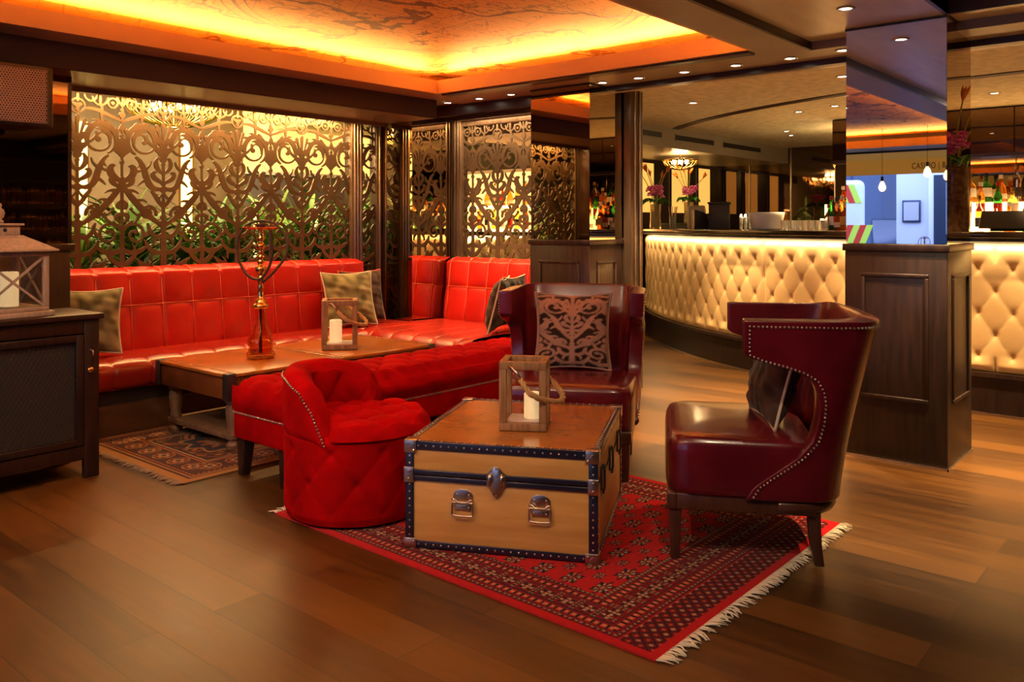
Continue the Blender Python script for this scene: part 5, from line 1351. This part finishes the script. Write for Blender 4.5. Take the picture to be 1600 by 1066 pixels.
# ------------------------------------------------------------------ BEHIND THE BAR: walls, amber panels
sbox('wall_far', mirror_dark, 11.35, 11.4, -2.6, 5.75, 0, 2.345)
m = MB()
for i in range(14): m.box(11.335, 11.352, -2.6+i*.6, -2.585+i*.6, 0, 2.345)
struct(m.build('trim_16', nickel))
sbox('wall_far', espresso, 8.9, 11.4, 5.72, 5.78, 0, 2.34)
ap = mat('amber_lit_panel', (.85, .5, .15), .5, emis=(1, .50, .10), es=.55)
for i, (x0, x1) in enumerate(((9.2, 9.55), (10.0, 10.45), (10.75, 11.1))):
    t = thing('amber_panel', ['glowing amber wall panel behind the pink orchids at the left end of the bar', 'glowing amber wall panel between the two flower vases', 'glowing amber wall panel farthest along behind the bar'][i], 'lit panel', (x0, 5.71, 0)); MB().box(0, x1-x0, -.012, .0, 1.45, 2.08).build('panel', ap, t); MB().box(-.02, 0, -.02, .0, 1.43, 2.10).box(x1-x0, x1-x0+.02, -.02, 0, 1.43, 2.10).build('frame', darkwood, t)

# ------------------------------------------------------------------ CHANDELIERS
def chandelier(label, loc, r, top, n=30, power=20):
    t = thing('chandelier', label, 'chandelier', loc, 0, 'gilt basket chandeliers')
    for k in range(n):
        a = 2*PI*k/n; P = [(r*math.sin(q)*math.cos(a), r*math.sin(q)*math.sin(a), -r*.55*math.cos(q)) for q in [PI/2*j/8*1.0 for j in range(1, 9)]]
        MB().tube(P, .0085 if r > .3 else .008, 5).build('rib', brass, t, smooth=True)
    MB().tube([(r*math.cos(2*PI*k/48), r*math.sin(2*PI*k/48), 0) for k in range(48)], .010, 6, closed=True).build('rim', brass, t, smooth=True)
    MB().tube([(r*.2*math.cos(2*PI*k/24), r*.2*math.sin(2*PI*k/24), -r*.54) for k in range(24)], .008, 6, closed=True).build('lower_ring', brass, t, smooth=True)
    MB().cyl((0,0,-.02), .010, top-loc[2]+.02, 8).build('rod', brass, t)
    for k in range(6):
        a = k*PI/3+.3; c = (r*.45*math.cos(a), r*.45*math.sin(a), -r*.12)
        MB().ball(c, .030 if r > .3 else .020, 10, 6, (1, 1, 1.25)).build('bulb', mat('bulb_glow', (1,.8,.5), .5, emis=(1,.70,.30), es=16), t, smooth=True)
        MB().tube([(0,0,0), (c[0], c[1], c[2]+.03)], .006, 6).build('arm', brass, t, smooth=True)
    l = lamp('chandelier_light', 'POINT', (0, 0, .02), power, GOLD, parent=t); l.data.shadow_soft_size = .08
    return t
chandelier('large gilt basket chandelier glowing behind the long filigree screen', (3.72, 7.0, 2.36), .40, 2.69, 34, 26)
chandelier('gilt basket chandelier above the pink flowers at the left of the bar', (8.90, 4.95, 2.05), .20, 2.127, 18, 7)
chandelier('gilt basket chandelier hanging behind the bar left of the mirrored column', (9.3, 3.02, 1.95), .27, 2.345, 20, 10)

# ------------------------------------------------------------------ DOWNLIGHTS
def downlight(label, x, y, z, power, group, spread=1.15, blend=.6, col=(1, .66, .30), aim=(0, 0)):
    t = thing('downlight', label, 'ceiling light', (x, y, z), 0, group)
    MB().lathe([(.030,.002),(.046,.002),(.048,-.004),(.044,-.007),(.034,-.006),(.030,.0)], (0,0,0), 28, cap=False).build('bezel', nickel, t, smooth=True)
    MB().lathe([(0,-.0015),(.031,-.0015)], (0,0,0), 24, cap=False).build('lens', mat('downlight_lens', (1,.9,.7), .3, emis=(1,.86,.60), es=14), t)
    l = lamp('spotlight', 'SPOT', (0, 0, -.012), power, col, target=(aim[0], aim[1], -2.3), parent=t); l.data.spot_size = spread; l.data.spot_blend = blend; l.data.shadow_soft_size = .03
    return t
POS = ['above the corner of the two banquettes', 'between the corner and the centre of the right-hand screen', 'above the right-hand screen beside the mirrored pillar', 'just right of the mirrored pillar', 'second to the right of the mirrored pillar', 'third to the right of the mirrored pillar', 'fourth to the right of the mirrored pillar', 'at the end of the dark ceiling beam', 'nearest the mirrored column']
for i, y in enumerate((5.17, 4.80, 4.45, 3.56, 3.25, 2.88, 2.50, 2.13, 1.79)):
    downlight('recessed downlight in the soffit strip '+POS[i], 5.235 if i < 8 else 5.20, y, 2.35, [60, 60, 60, 50, 130, 170, 170, 170, 90][i], 'downlights along the soffit strip')
for i, (x, y, z, p) in enumerate(((4.4, 1.5, 2.40, 110), (4.5, .78, 2.52, 330), (5.22, .2, 2.35, 260), (5.22, -.6, 2.35, 180))):
    downlight('recessed ceiling downlight '+['by the column on the lounge side', 'in the textured recess before the column', 'in the soffit right of the column', 'in the soffit farthest right of the column'][i], x, y, z, p, 'downlights over the walkway')
for i, (a, r_) in enumerate(((22, 5.0), (27, 5.0), (8, 4.6), (2, 4.6), (46, 4.2), (52, 4.0), (12, 6.25), (26, 6.25), (38, 6.2), (0, 6.25), (-10, 6.25))):
    x, y = arc(r_, R(a)); 
    if y > 4.6 and x > 5.9: continue
    downlight('recessed downlight in the textured bar ceiling '+['over the glasses', 'over the candle glasses', 'right of the column', 'at the far right', 'over the flowers', 'deep behind the bar', 'over the walkway beside the column', 'over the walkway at mid bar', 'over the walkway by the bronze post', 'over the walkway right of the column', 'over the walkway far right'][i], x, y, 2.345, 110 if r_ < 6 else 210, 'downlights in the bar ceiling')
for i, (x, y, p, tx, ty) in enumerate(((.6, 1.6, 150, 1.9, .9), (.4, 3.2, 170, 1.7, 1.0), (1.6, .6, 170, 1.6, 1.2), (-.6, 2.6, 150, 1.6, .6), (1.3, 2.9, 110, .9, 1.3))):  # unseen fill spots, added to brighten the fronts of the furniture
    zc = 2.40 if y < 1.95 else 2.558
    downlight('added fill spotlight above the viewer, '+['over the front walkway', 'inside the coffer on the window side', 'over the trunk side walkway', 'deep inside the coffer', 'inside the coffer over the tub chair'][i], x, y, zc, p*.28, 'added fill spots above the viewer', 1.9, 1.0, (1, .72, .46), (tx, ty))
# linear lamps hidden along the beam and under the pelmets
strip('beam_light', (2.4, 5.80, 2.192), (4.7, 5.80, 2.192), .02, 42, (1, .50, .16), (0, -.10, -1))
strip('screen_light', (5.52, 4.25, 2.255), (5.52, 5.35, 2.255), .02, 14, (1, .62, .30), (-.15, 0, -1))
sbox('trim_18', dark_trim, 5.47, 5.485, 4.2, 5.46, 2.225, 2.27)
sbox('trim_19', bot, 2.22, 5.06, 5.745, 5.76, 2.165, 2.20)

# ------------------------------------------------------------------ TERRACE BEHIND THE SCREEN
cream_c = mat('terrace_ceiling', (.75, .68, .50), .7)
sbox('ceiling', cream_c, -3.0, 9.0, 6.0, 8.6, 2.70, 2.78)
gl = mat('yellow_wall_light', (1, .75, .3), .5, emis=(1, .66, .16), es=3.0)
for i, (x0, x1, z0, z1) in enumerate(((2.2, 2.27, .9, 2.3), (3.55, 3.65, .9, 2.3), (4.62, 4.75, .9, 2.3), (5.5, 5.62, .9, 2.3), (6.35, 6.42, .9, 2.3))):
    t = thing('wall_light', ['slim vertical yellow wall light on the terrace, far left behind the screen', 'vertical yellow wall light behind the left part of the screen, under the chandelier', 'broad vertical yellow wall light right of the chandelier', 'vertical yellow wall light near the right end of the long screen', 'slim vertical yellow wall light behind the narrow screen'][i], 'wall light', (x0, 8.59, 0))
    MB().box(0, x1-x0, -.03, 0, z0, z1).build('diffuser', gl, t); MB().box(-.012, 0, -.035, 0, z0, z1).box(x1-x0, x1-x0+.012, -.035, 0, z0, z1).build('frame', brass, t)
aw = thing('terrace_awning', 'pale yellow lit awning above a dark band beyond the right part of the long screen', 'awning', (5.1, 8.1, 0))
MB().box(0, 3.2, -.03, .03, 1.88, 2.62).build('valance', mat('awning_cloth', (.85, .62, .22), .8, emis=(1, .62, .16), es=.75), aw)
MB().box(0, 3.2, -.04, .04, 1.84, 1.88).build('edge_bar', mat('white_bar', (.8, .8, .75), .4), aw)
MB().box(0, 3.2, -.01, .01, 1.5, 1.84).build('screen_panel', mat('slate_panel', (.16, .13, .14), .6), aw)
lamp('terrace_light', 'AREA', (3.5, 7.3, 2.66), 55, (1, .74, .36), target=(3.5, 7.3, 0), shape='RECTANGLE', size=4.5, size_y=.8)
lamp('terrace_light', 'AREA', (6.6, 7.3, 2.66), 34, (1, .70, .34), target=(6.6, 7.3, 0), shape='RECTANGLE', size=1.5, size_y=.8)
def plant(label, loc, seed, h, nb, m_, spread, wid, ymin=-.24):
    t = thing('potted_plant', label, 'plant', loc, 0, 'leafy plants behind the filigree screen'); rnd = random.Random(seed)
    MB().lathe([(0,0),(.13,0),(.17,.30),(.18,.32),(.155,.32),(.15,.28),(0,.28)], (0,0,0), 20, cap=False).build('pot', mat('dark_pot', (.05,.035,.03), .6), t, smooth='auto')
    MB().cyl((0,0,.25), .018, h*.35, 8).build('stem', mat('plant_stem', (.12,.08,.03), .7), t)
    m = MB()
    for k in range(nb):
        a = rnd.uniform(0, 2*PI); L = h*rnd.uniform(.45, .95); el = rnd.uniform(.55, 1.35); w_ = wid*rnd.uniform(.7, 1.3); z0 = .28+h*rnd.uniform(0, .35); dr_ = rnd.uniform(.3, 1.1)*spread
        def bl(u, v):
            r = L*u*math.cos(el)*(1+.3*u); z = z0+L*u*math.sin(el)-dr_*L*u*u*.75; q = w_*math.sin(PI*min(1, .08+u*.92))**.7*(2*v-1)
            return (r*math.cos(a)-q*math.sin(a), max(ymin-.015*math.sin(k*2.3), r*math.sin(a)+q*math.cos(a)), z+abs(q)*.35)
        m.grid(bl, 9, 2)
    o = m.build('foliage', m_, t, smooth=True)
    return t
pn = ['at the left end of the long screen', 'second from its left end', 'beneath the left edge of the chandelier', 'beneath the chandelier', 'behind the hookah', 'right of the hookah', 'left of the ribbed bronze post', 'behind the ribbed bronze post', 'second row, far left', 'second row, left of the chandelier', 'second row, right of the chandelier', 'second row, far right']
xs_ = [2.65, 3.05, 3.45, 3.85, 4.25, 4.65, 5.1, 5.6, 3.2, 4.0, 5.0, 6.0]
for i in range(12):
    h_ = [.95, 1.05, .9, 1.0, 1.15, 1.2, 1.35, 1.3, 1.0, 1.1, 1.2, 1.3][i]
    plant('leafy green plant behind the filigree screen, '+pn[i], (xs_[i], 6.32 if i < 8 else 6.85, .50), 10+i, h_*.95, 90, [leaf_a, leaf_b][i % 2], [1, 1.1][i % 2], [.018, .026, .014][i % 3])
pb_ = thing('planter_bench', 'dark planter bench behind the filigree screen carrying the plants', 'bench', (2.2, 6.08, 0)); MB().box(0, 5.0, 0, 1.1, 0, .495).build('top', wall_dark, pb_); MB().box(0, 5.0, -.01, 0, .46, .5).build('edge', darkwood, pb_)

# ------------------------------------------------------------------ BOOKCASE (seen in the dark pier mirror)
bc = thing('bookcase', 'tall dark bookcase full of old books, seen mirrored in the left pier', 'bookcase', (3.2, -2.58, 0))
MB().box(0, 3.6, 0, .03, 0, 2.2).build('back', espresso, bc)
for z in (.05, .42, .79, 1.16, 1.53, 1.90): MB().box(0, 3.6, .03, .30, z, z+.03).build('shelf', darkwood, bc)
MB().box(-.05, 3.65, .0, .33, 2.18, 2.24).build('cornice', darkwood, bc, bevel=.005)
for x in (0, 1.2, 2.4, 3.57): MB().box(x, x+.03, .03, .30, 0, 2.18).build('upright', darkwood, bc)
rnd = random.Random(4)
bcols = [(.12,.05,.02), (.20,.10,.04), (.07,.03,.02), (.14,.09,.05), (.09,.02,.015)]
protos = []
for k in range(5):
    t = thing('book', '', 'book', (0,0,0)); tk_ = .03+.008*k; hh = .22+.015*k
    MB().box(0, tk_, 0, .16, 0, hh).build('cover', mat('book_cloth_%s' % 'abcde'[k], bcols[k], .6), t, bevel=.003)
    MB().box(.002, tk_-.002, .159, .163, hh*.78, hh*.82).box(.002, tk_-.002, .159, .163, hh*.15, hh*.18).build('gilt_band', brass, t)
    protos.append(t)
ub = set(); sh = ['lowest', 'second', 'third', 'fourth', 'upper']
for si, z in enumerate((.82, 1.19, 1.56, 1.93)):
    x = 3.28
    while x < 6.7 and True:
        k = rnd.randrange(5); 
        for ux in (4.4, 5.6): 
            if x < ux+.04 and x+.07 > ux: x = ux+.045
        lab = 'one of the old cloth-bound books on the %s shelf of the mirrored bookcase' % ['lowest visible', 'second', 'third', 'top'][si]; grp = 'old books on the %s shelf' % ['lowest visible', 'second', 'third', 'top'][si]
        hh = .22+.015*k
        if z > 1.9: break
        if k in ub: b = dup(protos[k], (x, -2.50, z+.001), 0, lab, grp)
        else: b = protos[k]; ub.add(k); b.location = (x, -2.50, z+.001); b['label'] = lab; b['group'] = grp
        x += .03+.008*k+.004+(rnd.random() < .06)*.05+.012

# ------------------------------------------------------------------ STREET OUTSIDE THE WINDOW (seen in the column mirror)
st_ = mat('asphalt', (.06, .065, .07), .8)
g_ = MB().box(-30, -3.2, -14, 26, -.2, -.1).build('street', st_); struct(g_); g_.name = 'floor'
aw = thing('awning', 'ochre window awning lettered CASINO | BARS, mirrored in the column', 'awning', (0, 0, 0))
MB().add([(-3.2,.4,2.42),(-3.2,5.8,2.42),(-4.0,5.8,2.30),(-4.0,.4,2.30),(-3.2,.4,2.40),(-3.2,5.8,2.40),(-4.0,5.8,2.28),(-4.0,.4,2.28)], [(0,1,2,3),(7,6,5,4),(0,4,5,1),(3,2,6,7),(0,3,7,4),(1,5,6,2)]).build('canopy', mat('ochre_canvas', (.62, .36, .08), .8, emis=(1, .5, .08), es=.10), aw)
MB().box(-4.008, -3.992, .4, 5.8, 2.06, 2.30).build('valance', MATS['ochre_canvas'], aw)
cu = bpy.data.curves.new('lettering', 'FONT'); cu.body = 'CASINO | BARS'; cu.size = .13; cu.extrude = .014; cu.space_character = 1.1
to = bpy.data.objects.new('lettering', cu); COL.objects.link(to); to.parent = aw
mm_ = Matrix(((0, 0, -1, -4.0), (-1, 0, 0, 3.70), (0, 1, 0, 2.135), (0, 0, 0, 1))); to.matrix_local = mm_
bpy.context.view_layer.update()
lme = bpy.data.meshes.new_from_object(to.evaluated_get(bpy.context.evaluated_depsgraph_get())); bpy.data.objects.remove(to)
to = bpy.data.objects.new('lettering', lme); COL.objects.link(to); to.parent = aw; to.matrix_local = mm_ @ Matrix.Diagonal((.66, 1, 1, 1))
lme.materials.clear(); lme.materials.append(mat('awning_letters', (.05, .04, .035), .6))
white = mat('white_render', (.75, .78, .82), .7); dkgl = mat('street_glass', (.03, .05, .09), .1)
bl = thing('building', 'white rendered townhouse with a dark door across the street, mirrored in the column', 'building', (-8.2, 2.0, 0))
MB().box(-3, 0, -6, 3.12, 0, 6).build('wall', white, bl)
MB().box(-.0, .10, 1.60, 2.50, -.1, 2.45).build('door_surround', mat('white_trim', (.85, .87, .9), .5), bl, bevel=.01)
d_ = MB().box(.10, .13, 1.70, 2.40, .0, 2.25).build('door', mat('navy_door', (.02, .035, .06), .4), bl); MB().box(.13, .135, 1.90, 2.18, 1.1, 2.1).build('door_glass', mat('pale_glass', (.35, .45, .55), .1), d_)
mf = MB().prism([(0, 0), (1, 0), (1, 1), (0, 1)], 0, .001) 
MB().box(0, .05, 2.66, 3.00, 1.33, 1.77).build('menu_frame', dkgl, bl, bevel=.01); MB().box(.05, .055, 2.69, 2.97, 1.37, 1.73).build('menu_sheet', mat('menu_paper', (.55, .55, .50), .6), bl)
MB().box(0, .14, -6, 3.12, 2.62, 2.85).build('cornice', MATS['white_trim'], bl, bevel=.02)
b3_ = thing('building', 'grey distant terrace of houses far down the street, mirrored in the column', 'building', (-16, 3, 0)); MB().box(-4, 0, -3, 14, 0, 9).build('wall', mat('grey_render', (.09, .12, .17), .8), b3_)
for i in range(8):
    for j in range(2): MB().box(0, .04, -2+i*1.9, -1+i*1.9, 1+j*3, 2.8+j*3).build('window', dkgl, b3_)
vn = thing('ambulance', 'emergency van with yellow green and red chevrons parked across the street, mirrored in the column', 'van', (-6.9, 5.95, -.1), R(-17.7))
MB().box(-2.6, 0, -.60, 1.3, .35, 2.25).build('body', mat('van_white', (.8, .85, .88), .4), vn, bevel=.12, seg=4)
m1 = MB(); m2 = MB()
for i in range(16):
    for k, (mz0, mz1) in enumerate(((.85, 1.38), (1.80, 2.16))):
        y0 = -.55+i*.115; tgt = m1 if i % 2 else m2; sh_ = .14 if k else -.2
        tgt.add([(.002, y0, mz0), (.002, y0+.115, mz0), (.002, min(1.25, y0+.115+sh_), mz1), (.002, min(1.25, y0+sh_), mz1), (.006, y0, mz0), (.006, y0+.115, mz0), (.006, min(1.25, y0+.115+sh_), mz1), (.006, min(1.25, y0+sh_), mz1)], [(0,3,2,1),(4,5,6,7),(0,1,5,4),(1,2,6,5),(2,3,7,6),(3,0,4,7)])
m1.build('red_chevrons', mat('chevron_red', (.75, .05, .03), .4), vn); m2.build('yellow_chevrons', mat('chevron_yellow', (.65, .9, .08), .4), vn)
m = MB()
for i in range(2): m.tube([(-.6-i*1.4, -.62, .33), (-.6-i*1.4, -.40, .33)], .33, 20)
m.build('wheels', black, vn)
car = thing('car', 'dark parked car between the van and the white townhouse, mirrored in the column', 'car', (-9.4, 5.95, -.1), R(-18)); car.scale = (1, 1, 1.12)
pr_ = [(-2.1, .35), (2.1, .35), (2.15, .7), (1.3, .85), (.7, 1.35), (-.9, 1.38), (-1.7, .9), (-2.1, .8)]
nn = len(pr_); v_ = [(a, -.8+.0, b) for a, b in pr_]+[(a, .0, b) for a, b in pr_]
MB().add([(a-3, y, z) for a, y, z in v_], [tuple(range(nn)), tuple(range(nn, 2*nn))[::-1]]+[(i, nn+i, nn+(i+1)%nn, (i+1)%nn) for i in range(nn)]).build('body', mat('car_paint', (.02, .03, .05), .2, coat=.5), car, bevel=.06, seg=3)
m = MB()
for a in (-4.3, -1.7): m.tube([(a, -.82, .33), (a, -.6, .33)], .33, 20).tube([(a, -.2, .33), (a, .02, .33)], .33, 20)
m.build('wheels', black, car)
# pendant bulbs in the window
for i, (x, y, z) in enumerate(((-1.9, 3.50, 1.80), (-1.9, 2.95, 1.97), (-2.5, 2.86, 1.95))):
    t = thing('pendant_bulb', ['filament bulb hanging lowest in the window, mirrored in the column', 'glowing filament bulb hanging in front of the awning lettering, mirrored in the column', 'small filament bulb hanging furthest right in the window, mirrored in the column'][i], 'pendant light', (x, y, z), 0, 'filament bulbs in the window')
    MB().lathe([(0,-.075),(.025,-.068),(.042,-.04),(.044,-.01),(.030,.03),(.016,.055),(.016,.07)], (0,0,0), 20).build('bulb', mat('filament_bulb', (1,.8,.5), .2, emis=(1,.66,.28), es=3 if i == 0 else 8), t, smooth=True)
    MB().cyl((0,0,.06), .018, .06, 12).build('socket', black, t); MB().cyl((0,0,.12), .003, (2.349 if x < -2.42 else 2.62)-z-.12, 6).build('cord', black, t)
# window counter carrying a second hookah
wc = thing('window_counter', 'dark window counter behind the viewpoint, carrying the second hookah', 'counter', (-2.2, 1.6, 0))
MB().box(-.25, .25, 0, 3.0, .70, .74).build('top', espresso, wc); MB().box(-.2, .2, .05, .12, 0, .70).box(-.2, .2, 2.9, 2.97, 0, .70).build('leg', espresso, wc)
hk = None
for o in list(bpy.data.objects):
    if o.name == 'hookah': hk = o
h2 = dup(hk, (-2.2, 3.06, .742), R(90), 'second hookah standing in the window, mirrored in the column')
h2.scale = (.62, .62, .62)
for o in bpy.data.objects:
    if o.name.split('.')[0] in ('nailhead_trim', 'studs'): o['kind'] = 'stuff'
    if o.type == 'MESH' and not o.parent and 'kind' not in o and 'label' not in o: o['kind'] = 'structure'
for k in range(12):
    if k not in used:
        for ch in list(KINDS[k].children): bpy.data.objects.remove(ch)
        bpy.data.objects.remove(KINDS[k])
for i, p in enumerate(protos):
    if i not in ub:
        for ch in list(p.children): bpy.data.objects.remove(ch)
        bpy.data.objects.remove(p)
